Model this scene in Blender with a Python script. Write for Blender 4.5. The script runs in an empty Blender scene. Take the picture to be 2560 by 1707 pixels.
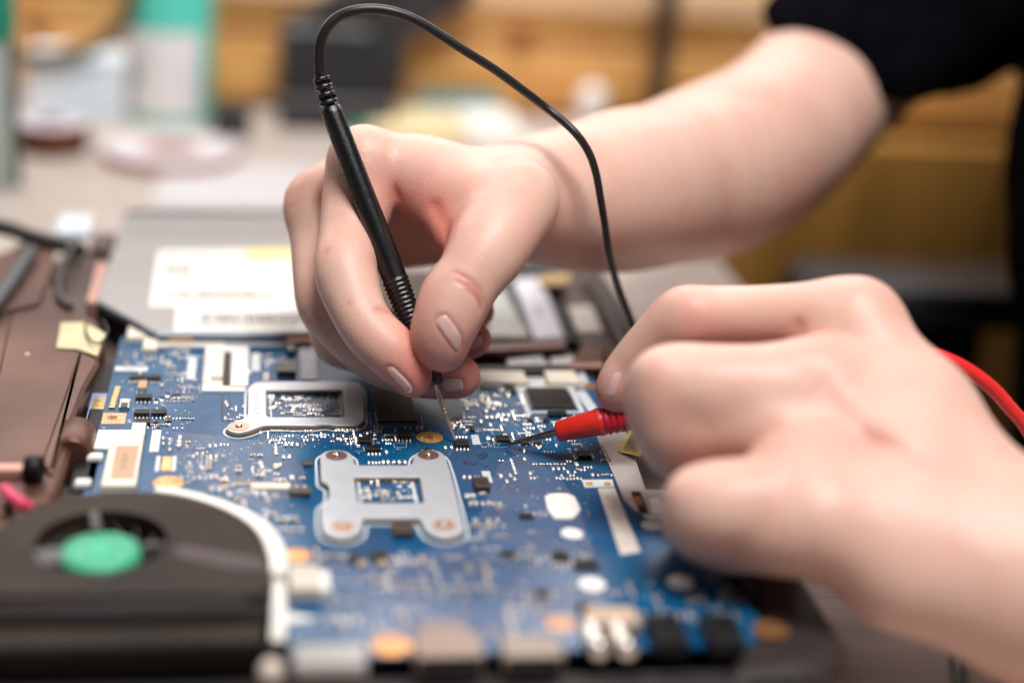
import bpy, math, random
import numpy as np
from mathutils import Vector, Matrix, noise as mnoise

S = bpy.context.scene
COL = S.collection
MM = 0.001                     # every shape below is written in millimetres

# ------------------------------------------------------------------ camera
# World frame: X along the circuit board, Y away from the camera, Z up; origin at the black probe's contact point.
F, CU, CV = 3800.0, 1280.0, 853.5          # focal length and centre in photo pixels (2560 x 1707)
_y = np.array([650 - CU, -650 - CV, F]); _y /= np.linalg.norm(_y)
_c = np.array([0, (1100 - CV) / F, 1.0]); _x = np.array([-(_y[1] * _c[1] + _y[2]) / _y[0], _c[1], 1.0])
_x /= np.linalg.norm(_x); _z = np.cross(_x, _y)
MW = np.stack([_x, _y, _z])                # camera (right, down, forward) -> world
CAM = -(MW @ np.array([(1140 - CU) / F * 520, (1108 - CV) / F * 520, 520.0]))

def ray(u, v): return MW @ np.array([(u - CU) / F, (v - CV) / F, 1.0])
def at(u, v, z=0.0):                       # the point seen at (u, v) on the level z
    r = ray(u, v); return CAM + r * ((z - CAM[2]) / r[2])
def deep(u, v, d): return CAM + ray(u, v) * d
def camspace(u, v, d): return np.array([(u - CU) / F * d, (v - CV) / F * d, d])

cam = bpy.data.cameras.new('camera'); camo = bpy.data.objects.new('camera', cam); COL.objects.link(camo)
R = np.stack([MW @ [1, 0, 0], -(MW @ [0, 1, 0]), -(MW @ [0, 0, 1])], axis=1)
m4 = Matrix.Identity(4)
for i in range(3):
    for j in range(3): m4[i][j] = R[i, j]
    m4[i][3] = CAM[i] * MM
camo.matrix_world = m4
cam.sensor_width = 36.0; cam.lens = F / 2560 * 36.0
cam.clip_start = 0.02; cam.clip_end = 30.0
cam.dof.use_dof = True; cam.dof.focus_distance = 0.517; cam.dof.aperture_fstop = cam.lens / 21.5
cam.dof.aperture_blades = 0
S.camera = camo

# ------------------------------------------------------------------ world, lamps, exposure
w = bpy.data.worlds.new('World'); S.world = w; w.use_nodes = True
w.node_tree.nodes['Background'].inputs[0].default_value = (1.0, 0.97, 0.96, 1)
w.node_tree.nodes['Background'].inputs[1].default_value = WORLD_STRENGTH = 0.05

def area(name, loc, target, sx, sy, power, color, spread=180):
    l = bpy.data.lights.new(name, 'AREA'); l.shape = 'RECTANGLE'; l.size = sx; l.size_y = sy
    l.energy = power; l.color = color; l.spread = math.radians(spread)
    o = bpy.data.objects.new(name, l); COL.objects.link(o); o.location = Vector(loc) * MM
    d = (Vector(target) - Vector(loc)).normalized(); o.rotation_euler = d.to_track_quat('-Z', 'Y').to_euler()
    return o
area('key_softbox', (130, -370, 1140), (0, 0, 0), 0.46, 0.38, 17.5, (1.0, 0.985, 0.97))
area('back_fill', (-160, 420, 1150), (-100, 420, 0), 0.60, 0.40, 3.2, (1.0, 0.985, 0.965))  # added fill out of view, lifts the back of the bench
area('plank_fill', (-150, 560, 560), (-150, 1000, 40), 1.3, 0.20, 10.5, (1.0, 0.95, 0.90), 95)  # added unseen fill aimed at the planks to brighten them
S.view_settings.view_transform = 'Standard'; S.view_settings.look = 'None'
S.view_settings.exposure = 0.12; S.view_settings.gamma = 1.0
S.cycles.max_bounces = 8; S.cycles.diffuse_bounces = 4; S.cycles.glossy_bounces = 4; S.cycles.transmission_bounces = 6
S.cycles.caustics_reflective = False; S.cycles.caustics_refractive = False
S.cycles.sample_clamp_indirect = 6.0

# ------------------------------------------------------------------ materials
MATS = {}
def lin(r, g, b):
    f = lambda c: (c / 255 / 12.92) if c <= 10.3 else ((c / 255 + 0.055) / 1.055) ** 2.4
    return (f(r), f(g), f(b))
def mat(name, col, rough=0.5, metal=0.0, spec=0.5, var=0.12, vscale=60.0, bump=0.0, bscale=400.0, stretch=(1, 1, 1),
        col2=None, coat=0.0, sss=0.0, trans=0.0, rvar=0.1):
    if name in MATS: return MATS[name]
    m = bpy.data.materials.new(name); m.use_nodes = True; nt = m.node_tree; N = nt.nodes; L = nt.links
    b = N['Principled BSDF']
    tc = N.new('ShaderNodeTexCoord'); mp = N.new('ShaderNodeMapping'); mp.inputs['Scale'].default_value = stretch
    L.new(tc.outputs['Object'], mp.inputs['Vector'])
    nz = N.new('ShaderNodeTexNoise'); nz.inputs['Scale'].default_value = vscale; nz.inputs['Detail'].default_value = 5
    L.new(mp.outputs['Vector'], nz.inputs['Vector'])
    mx = N.new('ShaderNodeMix'); mx.data_type = 'RGBA'
    c2 = col2 if col2 else tuple(max(0, c * (1 - var)) for c in col)
    c1 = col if col2 else tuple(min(1, c * (1 + var * 0.6)) for c in col)
    mx.inputs['A'].default_value = (*c1, 1); mx.inputs['B'].default_value = (*c2, 1)
    rp = N.new('ShaderNodeValToRGB'); rp.color_ramp.elements[0].position = 0.35; rp.color_ramp.elements[1].position = 0.65
    L.new(nz.outputs['Fac'], rp.inputs['Fac']); L.new(rp.outputs['Color'], mx.inputs['Factor'])
    L.new(mx.outputs['Result'], b.inputs['Base Color'])
    mr = N.new('ShaderNodeMapRange'); mr.inputs['To Min'].default_value = max(0.02, rough - rvar); mr.inputs['To Max'].default_value = min(1, rough + rvar)
    L.new(nz.outputs['Fac'], mr.inputs['Value']); L.new(mr.outputs['Result'], b.inputs['Roughness'])
    b.inputs['Metallic'].default_value = metal; b.inputs['Specular IOR Level'].default_value = spec
    if coat: b.inputs['Coat Weight'].default_value = coat; b.inputs['Coat Roughness'].default_value = 0.12
    if sss:
        b.inputs['Subsurface Weight'].default_value = sss; b.inputs['Subsurface Radius'].default_value = (1, 0.35, 0.2)
        b.inputs['Subsurface Scale'].default_value = 0.003
    if trans: b.inputs['Transmission Weight'].default_value = trans
    if bump:
        n2 = N.new('ShaderNodeTexNoise'); n2.inputs['Scale'].default_value = bscale; n2.inputs['Detail'].default_value = 4
        L.new(mp.outputs['Vector'], n2.inputs['Vector'])
        bp = N.new('ShaderNodeBump'); bp.inputs['Strength'].default_value = bump; bp.inputs['Distance'].default_value = 0.0005
        L.new(n2.outputs['Fac'], bp.inputs['Height']); L.new(bp.outputs['Normal'], b.inputs['Normal'])
    m['bsdf'] = 1
    MATS[name] = m
    return m

# ------------------------------------------------------------------ object helpers
def tag(o, label=None, cat=None, group=None, kind=None):
    if label: o['label'] = label
    if cat: o['category'] = cat
    if group: o['group'] = group
    if kind: o['kind'] = kind
    return o
def thing(name, label, cat, loc=(0, 0, 0), group=None):
    o = bpy.data.objects.new(name, None); COL.objects.link(o); o.location = Vector(loc) * MM
    o.empty_display_size = 0.01
    return tag(o, label, cat, group)

class MB:
    """collects shapes in millimetres and links them as one mesh object"""
    def __init__(s): s.v = []; s.f = []; s.m = []; s.mats = []; s.sm = []
    def mi(s, m):
        if m not in s.mats: s.mats.append(m)
        return s.mats.index(m)
    def add(s, vs, fs, m, smooth=False):
        b = len(s.v); i = s.mi(m)
        s.v.extend([tuple(map(float, p)) for p in vs])
        for f in fs: s.f.append(tuple(b + k for k in f)); s.m.append(i); s.sm.append(smooth)
        return s
    def box(s, x0, x1, y0, y1, z0, z1, m, bev=0.0):
        if bev <= 0:
            vs = [(x, y, z) for z in (z0, z1) for y in (y0, y1) for x in (x0, x1)]
            fs = [(0, 2, 3, 1), (4, 5, 7, 6), (0, 1, 5, 4), (2, 6, 7, 3), (0, 4, 6, 2), (1, 3, 7, 5)]
            return s.add(vs, fs, m)
        e = bev; r = [(x0, x1, y0, y1, z0), (x0, x1, y0, y1, z1 - e), (x0 + e, x1 - e, y0 + e, y1 - e, z1)]
        vs = []
        for a, b_, c, d, z in r: vs += [(a, c, z), (b_, c, z), (b_, d, z), (a, d, z)]
        fs = [(3, 2, 1, 0), (8, 9, 10, 11)]
        for k in (0, 4):
            for i in range(4): j = (i + 1) % 4; fs.append((k + i, k + j, k + 4 + j, k + 4 + i))
        return s.add(vs, fs, m)
    def prism(s, poly, z0, z1, m, mside=None, bev=0.0, smooth=False):
        n = len(poly); pts = [np.array(p[:2], float) for p in poly]
        ar = sum(pts[i][0] * pts[(i + 1) % n][1] - pts[(i + 1) % n][0] * pts[i][1] for i in range(n))
        if ar < 0: pts = pts[::-1]
        vs = [(*p, z0) for p in pts]
        if bev > 0:
            ins = offset(pts, -bev); vs += [(*p, z1 - bev) for p in pts] + [(*p, z1) for p in ins]
            fs = []
            for k in (0, n):
                for i in range(n): j = (i + 1) % n; fs.append((k + i, k + j, k + n + j, k + n + i))
            s.add(vs, fs, mside or m); s.add([(*p, z1) for p in ins], [tuple(range(n))], m)
        else:
            vs += [(*p, z1) for p in pts]
            s.add(vs, [(i, (i + 1) % n, n + (i + 1) % n, n + i) for i in range(n)], mside or m)
            s.add([(*p, z1) for p in pts], [tuple(range(n))], m)
        return s.add([(*p, z0) for p in pts], [tuple(range(n))[::-1]], mside or m)
    def ring(s, outer, inner, z0, z1, m, mside=None):     # matching loops of equal length
        n = len(outer); o = [np.array(p[:2]) for p in outer]; q = [np.array(p[:2]) for p in inner]
        vs = [(*p, z1) for p in o] + [(*p, z1) for p in q] + [(*p, z0) for p in o] + [(*p, z0) for p in q]
        top, side = [], []
        for i in range(n):
            j = (i + 1) % n
            top.append((i, j, n + j, n + i)); side += [(2 * n + i, 2 * n + j, j, i), (n + i, n + j, 3 * n + j, 3 * n + i)]
        s.add(vs, top, m); s.add(vs, side, mside or m); return s
    def lathe(s, a, b, prof, m, seg=32, smooth=True, cap=True):     # prof: (distance from a towards b, radius)
        a = np.array(a, float); d = np.array(b, float) - a; d /= np.linalg.norm(d)
        e = np.cross(d, [0, 0, 1.0] if abs(d[2]) < 0.9 else [1.0, 0, 0]); e /= np.linalg.norm(e); g = np.cross(d, e)
        vs = []; n = len(prof)
        for t, r in prof:
            for k in range(seg):
                an = 2 * math.pi * k / seg; vs.append(a + d * t + (e * math.cos(an) + g * math.sin(an)) * r)
        fs = [(i * seg + k, i * seg + (k + 1) % seg, (i + 1) * seg + (k + 1) % seg, (i + 1) * seg + k) for i in range(n - 1) for k in range(seg)]
        s.add(vs, fs, m, smooth)
        if cap:
            s.add(vs[:seg], [tuple(range(seg))[::-1]], m); s.add(vs[-seg:], [tuple(range(seg))], m)
        return s
    def disc(s, c, r, z0, z1, m, seg=24, mside=None, rx=1.0):
        return s.prism([(c[0] + r * rx * math.cos(2 * math.pi * k / seg), c[1] + r * math.sin(2 * math.pi * k / seg)) for k in range(seg)], z0, z1, m, mside)
    def tube(s, pts, rad, m, seg=12, cap=True):
        P = [np.array(p, float) for p in pts]; n = len(P); rr = rad if hasattr(rad, '__len__') else [rad] * n
        vs = []; up = None
        for i in range(n):
            t = P[min(i + 1, n - 1)] - P[max(i - 1, 0)]; t /= np.linalg.norm(t) + 1e-9
            if up is None: up = np.cross(t, [0.3, 0.2, 1.0])
            up = up - t * np.dot(up, t); up /= np.linalg.norm(up); g = np.cross(t, up)
            for k in range(seg):
                an = 2 * math.pi * k / seg; vs.append(P[i] + (up * math.cos(an) + g * math.sin(an)) * rr[i])
        fs = [(i * seg + k, i * seg + (k + 1) % seg, (i + 1) * seg + (k + 1) % seg, (i + 1) * seg + k) for i in range(n - 1) for k in range(seg)]
        s.add(vs, fs, m, True)
        if cap: s.add(vs[:seg], [tuple(range(seg))[::-1]], m); s.add(vs[-seg:], [tuple(range(seg))], m)
        return s
    def blob(s, c, rx, ry, rz, m, seg=8, rows=4, half=True):
        vs = []; fs = []
        for i in range(rows + 1):
            ph = (math.pi / 2 if half else math.pi) * i / rows - (0 if half else math.pi / 2)
            for k in range(seg):
                an = 2 * math.pi * k / seg
                vs.append((c[0] + rx * math.cos(ph) * math.cos(an), c[1] + ry * math.cos(ph) * math.sin(an), c[2] + rz * math.sin(ph)))
        fs = [(i * seg + k, i * seg + (k + 1) % seg, (i + 1) * seg + (k + 1) % seg, (i + 1) * seg + k) for i in range(rows) for k in range(seg)]
        return s.add(vs, fs, m, True)
    def mesh(s, name):
        me = bpy.data.meshes.new(name); me.from_pydata([(a * MM, b * MM, c * MM) for a, b, c in s.v], [], s.f)
        for m in s.mats: me.materials.append(m)
        me.polygons.foreach_set('material_index', s.m); me.polygons.foreach_set('use_smooth', s.sm); me.update()
        return me
    def build(s, name, parent=None, loc=None):
        o = bpy.data.objects.new(name, s.mesh(name)); COL.objects.link(o)
        if parent is not None:
            o.parent = parent; o.matrix_parent_inverse = Matrix.Translation(parent.location).inverted() if parent.parent is None else Matrix.Identity(4)
        if loc is not None: o.location = Vector(loc) * MM
        return o

def offset(pts, d):                     # moves a closed counter-clockwise outline outwards by d
    n = len(pts); out = []
    for i in range(n):
        a, b, c = pts[i - 1], pts[i], pts[(i + 1) % n]
        t1 = (b - a) / (np.linalg.norm(b - a) + 1e-9); t2 = (c - b) / (np.linalg.norm(c - b) + 1e-9)
        n1 = np.array([t1[1], -t1[0]]); n2 = np.array([t2[1], -t2[0]]); q = n1 + n2
        q /= max(np.linalg.norm(q), 1e-6); k = max(0.45, float(np.dot(q, n1)))
        out.append(b + q * d / k)
    return out
def ccw(pts):
    pts = [np.array(p[:2], float) for p in pts]; n = len(pts)
    ar = sum(pts[i][0] * pts[(i + 1) % n][1] - pts[(i + 1) % n][0] * pts[i][1] for i in range(n))
    return pts if ar > 0 else pts[::-1]
def rounded(pts, r, seg=4):             # rounds the corners of an outline
    pts = ccw(pts); n = len(pts); out = []
    for i in range(n):
        a, b, c = pts[i - 1], pts[i], pts[(i + 1) % n]
        la, lc = np.linalg.norm(a - b), np.linalg.norm(c - b); k = min(r, la * 0.45, lc * 0.45)
        p0 = b + (a - b) / la * k; p1 = b + (c - b) / lc * k
        for t in np.linspace(0, 1, seg + 1): out.append((1 - t) ** 2 * p0 + 2 * t * (1 - t) * b + t * t * p1)
    return out
def spline(P, n):                       # Catmull-Rom through the points
    P = [np.array(p, float) for p in P]; out = []
    Q = [2 * P[0] - P[1]] + P + [2 * P[-1] - P[-2]]
    for i in range(1, len(Q) - 2):
        for t in np.linspace(0, 1, n, endpoint=False):
            a, b, c, d = Q[i - 1], Q[i], Q[i + 1], Q[i + 2]
            out.append(0.5 * (2 * b + (c - a) * t + (2 * a - 5 * b + 4 * c - d) * t * t + (3 * b - a - 3 * c + d) * t ** 3))
    out.append(P[-1]); return out
RES = 0.72                       # spacing of the flesh surface on the near hand (mm)
# ------------------------------------------------------------------ the room: bench, plank wall, cupboard, floor
ZT = -24.0                                            # level of the bench top
wood_l = mat('pine', (0.70, 0.37, 0.125), 0.5, var=0.25, vscale=9, stretch=(1, 1, 14), col2=(0.52, 0.235, 0.055), bump=0.1, bscale=60)
wood_p = mat('pine_pale', (0.72, 0.46, 0.26), 0.5, var=0.2, vscale=9, stretch=(1, 1, 14), bump=0.1, bscale=60)
wood_k = mat('pine_knot', (0.30, 0.10, 0.02), 0.5, var=0.3, vscale=60)
wood_c = mat('cupboard_veneer', (0.50, 0.245, 0.05), 0.55, var=0.3, vscale=7, stretch=(9, 9, 0.7), col2=(0.33, 0.16, 0.024))
bench_m = mat('bench_top', (0.54, 0.465, 0.42), 0.45, var=0.1, vscale=10, stretch=(1, 14, 1), col2=(0.44, 0.365, 0.32))
nt = bench_m.node_tree; wv = nt.nodes.new('ShaderNodeTexWave'); wv.bands_direction = 'Y'; wv.inputs['Scale'].default_value = 95.0; wv.inputs['Distortion'].default_value = 0.6
tcn = nt.nodes.new('ShaderNodeTexCoord'); nt.links.new(tcn.outputs['Object'], wv.inputs['Vector'])
bpn = nt.nodes.new('ShaderNodeBump'); bpn.inputs['Strength'].default_value = 0.5; bpn.inputs['Distance'].default_value = 0.0006
nt.links.new(wv.outputs['Fac'], bpn.inputs['Height']); nt.links.new(bpn.outputs['Normal'], nt.nodes['Principled BSDF'].inputs['Normal'])

YW = float(at(610, 268, ZT)[1]); XE = float(at(1838, 690, ZT)[0])
t = thing('workbench', 'pale beige workbench top with fine grooves under the open laptop', 'workbench', (-300, 300, ZT - 30))
MB().box(-1100, XE, -420, YW - 2, ZT - 30, ZT, bench_m, 1.5).build('tabletop', t)
leg_m = mat('bench_frame', (0.05, 0.045, 0.04), 0.5)
for x in (-1040, XE - 70):
    for y in (-380, YW - 60): MB().box(x, x + 50, y, y + 50, -760, ZT - 30.5, leg_m).build('leg', t)
fl = MB().box(-2500, 2500, -1500, YW + 40, -790, -760, mat('floor_boards', (0.055, 0.035, 0.02), 0.6, var=0.3, vscale=4, stretch=(1, 8, 1))); tag(fl.build('floor'), kind='structure')

wl = thing('plank_wall', 'x', 'wall', (0, YW, ZT)); del wl['label']; del wl['category']; wl['kind'] = 'structure'
MB().box(-2500, 2500, YW + 15, YW + 60, -760, 1500, wood_c).build('wall_board', wl)
def on_wall(u, v, y=None):
    r = ray(u, v); return CAM + r * (((y if y is not None else YW) - CAM[1]) / r[1])
random.seed(5); z = ZT + 2
k = 0
ZW = float(on_wall(1280, 22)[2])
while z < ZW - 8:
    h = min((50, 44, 46, 40, 60)[min(k, 4)], ZW - z)
    mb = MB(); m = wood_l; y0 = YW + random.uniform(0, 1.5)
    prof = [(y0 + 5, z + 0.8), (y0 + 1.0, z + 5), (y0, z + h * .5), (y0 + 1.0, z + h - 5), (y0 + 5, z + h - 0.8), (YW + 15, z + h - 0.8), (YW + 15, z + 0.8)]
    mb.add([(-1500, p[0], p[1]) for p in prof] + [(1500, p[0], p[1]) for p in prof], [(i, (i + 1) % 7, 7 + (i + 1) % 7, 7 + i) for i in range(7)] + [tuple(range(7))[::-1], tuple(range(7, 14))], m)
    mb.build('plank', wl); z += h; k += 1
MB().box(-1500, 1500, YW - 3, YW + 14, ZW + .5, ZW + 42, wood_p, 3).build('plank', wl)
MB().box(-2500, 2500, YW + 2, YW + 13, ZW + 43, 1500, mat('white_plaster', (0.58, 0.56, 0.57), 0.7, var=0.03, vscale=3)).build('upper_wall', wl)
for u, v, r in ((1302, 92, 9), (96, 62, 7)):
    p = on_wall(u, v); MB().lathe((p[0], YW + 4, p[2]), (p[0], YW - 1, p[2]), [(0, r), (5.2, r), (5.4, r * .6)], wood_k, 16).build('knot', wl)
# cupboard door below bench level, right of the bench
cp = thing('cupboard', 'brown veneered cupboard front low behind the bench, right of the table edge', 'cupboard', (XE + 400, YW, -760))
for x0, x1 in ((XE + 10, XE + 318), (XE + 322, XE + 640), (XE + 644, XE + 960)):
    MB().box(x0, x1, YW - 26, YW - 4, -700, ZT - 4, wood_c, 2).build('door', cp)
MB().box(XE + 10, XE + 960, YW - 20, YW + 8, -759.5, -702, wood_c).build('plinth', cp)

# black chair standing right of the bench
chair_m = mat('black_plastic', (0.006, 0.006, 0.007), 0.5, var=0.2, vscale=40); pad_m = mat('black_vinyl', (0.022, 0.026, 0.034), 0.34, var=0.3, vscale=60, rvar=0.05)
DC = 900.0; p0 = deep(1985, 740, DC); p1 = deep(2640, 742, DC); pc = (p0 + p1) / 2
ch = thing('chair', 'black chair with a padded armrest behind the left hand', 'chair', (pc[0], pc[1], -760))
xa, xb = p0[0], p1[0]; zt = deep(2250, 690, DC)[2]; yc = p0[1]
prof = rounded([(yc - 34, zt - 26), (yc + 34, zt - 26), (yc + 34, zt), (yc - 34, zt)], 9)
def extr(mb, prof, x0, x1, m):
    n = len(prof); e = 7
    L_ = [(x0, 0.6), (x0 + e, 1), (x1 - e, 1), (x1, 0.6)]; c = np.mean(prof, axis=0); vs = []
    for x, s in L_: vs += [(x, *(c + (np.array(q) - c) * s)) for q in prof]
    fs = [(k * n + i, k * n + (i + 1) % n, (k + 1) * n + (i + 1) % n, (k + 1) * n + i) for k in range(3) for i in range(n)]
    mb.add(vs, fs, m, True); mb.add(vs[:n], [tuple(range(n))[::-1]], m); mb.add(vs[-n:], [tuple(range(n))], m); return mb
extr(MB(), prof, xa, xb, pad_m).build('armrest', ch)
MB().box(xa + 40, xb - 40, yc - 22, yc + 22, zt - 62, zt - 27, chair_m, 4).build('armrest_bracket', ch)
MB().box(xa + 42, xa + 100, yc - 16, yc + 16, -420, zt - 62, chair_m, 4).build('armrest_post', ch)
extr(MB(), rounded([(yc - 40, -470), (yc + 430, -470), (yc + 430, -405), (yc - 40, -405)], 20), xa - 10, xb + 120, pad_m).build('seat', ch)
mb = MB(); mb.lathe((pc[0], yc + 200, -735), (pc[0], yc + 200, -470), [(0, 28), (265, 24)], chair_m, 16); mb.build('stem', ch)
for k in range(5):
    a = 2 * math.pi * k / 5 + .3; MB().tube([(pc[0], yc + 200, -715), (pc[0] + 260 * math.cos(a), yc + 200 + 260 * math.sin(a), -742)], [20, 12], chair_m, 8).build('leg', ch)

# ------------------------------------------------------------------ things standing on the far part of the bench
def span(u0, u1, d): return (u1 - u0) / F * d
white_p = mat('white_paper', (0.80, 0.79, 0.80), 0.6, var=0.05); green_m = mat('green_plastic', (0.11, 0.68, 0.56), 0.3, var=0.1, vscale=30)
def dist(p): return float((MW.T @ (np.array(p) - CAM))[2])
c = at(424, 318, ZT); d = dist(c); r = span(318, 528, d) / 2; c = c + np.array([0, r, 0])
bt = thing('bottle', 'green plastic bottle with a large white label at the back of the bench', 'bottle', c)
MB().lathe(c, c + [0, 0, 1], [(0, r * .94), (3, r), (93, r), (102, r * .95), (110, r * .72), (116, r * .42), (122, r * .40)], green_m, 40).build('body', bt)
mb = MB(); vs = []; n = 26
for z_ in (6, 62):
    for k in range(n + 1):
        a = math.radians(-196 + 150 * k / n); vs.append((c[0] + (r + .5) * math.cos(a), c[1] + (r + .5) * math.sin(a), c[2] + z_))
mb.add(vs, [(k, k + 1, n + 2 + k, n + 1 + k) for k in range(n)], white_p, True); mb.build('label_sheet', bt)
mb = MB()
for (a0, a1, z0, z1) in ((-178, -130, 26, 36), (-168, -120, 40, 42), (-168, -128, 45, 47)):
    vs = []
    for z_ in (z0, z1):
        for k in range(7):
            a = math.radians(a0 + (a1 - a0) * k / 6); vs.append((c[0] + (r + .8) * math.cos(a), c[1] + (r + .8) * math.sin(a), c[2] + z_))
    mb.add(vs, [(k, k + 1, 8 + k, 7 + k) for k in range(6)], mat('label_ink', (0.52, 0.49, 0.44), 0.6))
mb.build('label_print', bt)
MB().lathe(c + [0, 0, 122], c + [0, 0, 150], [(0, r * .46), (20, r * .46), (24, r * .4)], white_p, 24).build('cap', bt)

blue_m = mat('pale_blue_card', (0.60, 0.78, 0.92), 0.5, var=0.2, vscale=18, col2=(0.84, 0.87, 0.90))
c = at(190, 296, ZT); d = dist(c)
MBb = MB().box(c[0] - span(70, 190, d), c[0] + span(190, 312, d), c[1], c[1] + 46, ZT, ZT + 40, blue_m, 1.5)
o = MBb.build('carton'); tag(o, 'pale blue and white carton left of the green bottle', 'carton')
def tape(u, v, u0, u1, h, side, top, label, group=None):
    c = at(u, v, ZT); d = dist(c); r = span(u0, u1, d) / 2; c = c + np.array([0, r * .98, 0])
    t = thing('tape_roll', label, 'tape roll', c, group)
    MB().lathe(c, c + [0, 0, 1], [(0, r - 1), (1, r), (h - 1, r), (h, r - 1)], side, 40, cap=True).build('roll', t)
    q = [np.array([c[0] + (r - 1.5) * math.cos(2 * math.pi * k / 40), c[1] + (r - 1.5) * math.sin(2 * math.pi * k / 40)]) for k in range(40)]
    q2 = [np.array([c[0] + r * .42 * math.cos(2 * math.pi * k / 40), c[1] + r * .42 * math.sin(2 * math.pi * k / 40)]) for k in range(40)]
    MB().ring(q, q2, ZT + h + .05, ZT + h + .9, top).build('paper_face', t); return t
lil = mat('lilac_paper', (0.66, 0.61, 0.68), 0.5, var=0.06); brn = mat('brown_tape', (0.10, 0.025, 0.008), 0.25, var=0.5, vscale=20); red = mat('red_brown_tape', (0.30, 0.085, 0.045), 0.35, var=0.3)
tape(120, 396, 30, 214, 17, brn, lil, 'thick brown tape roll with a lilac face, left end of the bench', 'tape rolls lying on the bench')
tape(418, 440, 245, 604, 6, red, mat('pale_lilac', (0.70, 0.65, 0.68), 0.5, var=0.05), 'flat reddish brown tape roll lying in front of the green bottle', 'tape rolls lying on the bench')
q = [at(375, 520, ZT), at(770, 524, ZT), at(790, 412, ZT), at(420, 405, ZT)]
o = MB().prism(q, ZT + .2, ZT + 1.4, mat('white_sheet', (0.62, 0.59, 0.60), 0.45, var=0.05)).build('paper_sheet'); tag(o, 'white sheet of paper lying behind the optical drive', 'paper')
dark_m = mat('dark_grey_plastic', (0.014, 0.015, 0.019), 0.5, var=0.3, vscale=30)
c = at(578, 345, ZT); d = dist(c); MBx = MB().box(c[0] - span(530, 578, d), c[0] + span(578, 628, d), c[1], c[1] + 30, ZT, ZT + 17, dark_m, 1.5)
tag(MBx.build('small_box'), 'small dark grey box right of the green bottle', 'box')

c = at(830, 330, ZT); d = dist(c); s_ = lambda u: c[0] + span(830, u, d)
ins = thing('bench_instrument', 'black boxy bench instrument with a slanting arm behind the hand', 'instrument', c)
zz_ = lambda v: ZT + (330 - v) / F * d * 1.02
grey_m = mat('charcoal_plastic', (0.030, 0.028, 0.031), 0.5, var=0.2, vscale=25)
MB().box(s_(695), s_(985), c[1], c[1] + 90, ZT, zz_(252), grey_m, 2).build('base', ins)
MB().box(s_(703), s_(925), c[1] + 12, c[1] + 82, zz_(251), zz_(86), dark_m, 3).build('housing', ins)
MB().prism([(s_(925), 0), (s_(1010), 0), (s_(960), 60), (s_(926), 60)], zz_(250), zz_(130), dark_m).build('side_pod', ins, None).location = (0, (c[1] + 14) * MM, 0)
a0 = np.array([s_(905), c[1] + 45, zz_(150)]); a1 = np.array([s_(1165), c[1] + 45, zz_(-40)]); dv = (a1 - a0) / np.linalg.norm(a1 - a0); up = np.cross(dv, [0, 1, 0])
mb = MB(); vs = []
for e in (a0, a1):
    for sy, sz in ((-14, -13), (14, -13), (14, 13), (-14, 13)): vs.append(e + np.array([0, sy, 0]) + up * sz)
mb.add(vs, [(0, 1, 2, 3), (7, 6, 5, 4)] + [(i, i + 4, (i + 1) % 4 + 4, (i + 1) % 4) for i in range(4)], grey_m); mb.build('arm', ins)
b0 = np.array([s_(775), c[1] + 45, zz_(90)]); MB().tube([b0, b0 + [18, 0, 16], b0 + [60, 0, 26], b0 + [105, 0, 34]], [7, 8, 8, 8], dark_m, 8).build('neck', ins)

c = at(1060, 366, ZT); d = dist(c)
def pad(u0, u1, v, h, dep, m, name, label, z0=ZT, cat='paper pad'):
    c = at((u0 + u1) / 2, v, z0); d = dist(c); o = MB().box(c[0] - span(u0, u1, d) / 2, c[0] + span(u0, u1, d) / 2, c[1], c[1] + dep, z0, z0 + h, m, .6).build(name); return tag(o, label, cat)
pad(935, 1168, 372, 9, 95, mat('cream_paper', (0.74, 0.60, 0.36), 0.6, var=0.1), 'paper_pad', 'cream yellow paper pad behind the right hand')
pad(1172, 1318, 380, 10.5, 85, mat('white_pad', (0.80, 0.76, 0.70), 0.6, var=0.05), 'paper_pad', 'white paper pad right of the cream one')
pad(1042, 1248, 300, 14, 30, mat('teal_card', (0.03, 0.30, 0.42), 0.45, var=0.15), 'flat_box', 'flat teal box behind the paper pads', cat='box')
pad(868, 934, 336, 6, 60, mat('green_card', (0.05, 0.36, 0.24), 0.5), 'card', 'green card lying beside the cream paper pad', cat='card')
p = at(1482, 322, ZT); d = dist(p); r = span(1446, 1520, d) / 2
mb = MB(); mb.lathe(p + [0, r, 0], p + [0, r, 1], [(0, r * .8), (2, r), (14, r), (22, r * .96), (27, r * .75), (30, r * .3), (30.5, 0.3)], mat('white_ceramic', (0.74, 0.68, 0.66), 0.3, var=0.03), 28)
tag(mb.build('white_jar'), 'small round white jar beside the black cable at the back', 'jar')
p = at(1656, 330, ZT + 6) + [0, 18, 0]; d = dist(p); r = span(1632, 1682, d) / 2
st = thing('stand', 'dark metal post on a round foot behind the forearm', 'stand', p)
steel = mat('dark_steel', (0.06, 0.045, 0.03), 0.4, metal=0.3)
MB().lathe((p[0], p[1], ZT), (p[0], p[1], ZT + 1), [(0, 34), (5, 34), (6, 32)], steel, 28).build('foot', st)
MB().lathe((p[0], p[1], ZT + 6), (p[0], p[1], ZT + 7), [(0, r), (420, r)], steel, 16).build('post', st)
pts = [on_wall(u, v, YW - 60) for u, v in ((342, -40), (330, 0), (312, 50), (272, 98), (205, 128), (130, 142), (60, 140), (-30, 120))]
cb = MB().tube(spline(pts, 6), 5.0, mat('grey_rubber', (0.10, 0.07, 0.04), 0.6), 10).build('hanging_cable'); tag(cb, 'dark cable drooping in front of the wall above the blue carton', 'cable')
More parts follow.
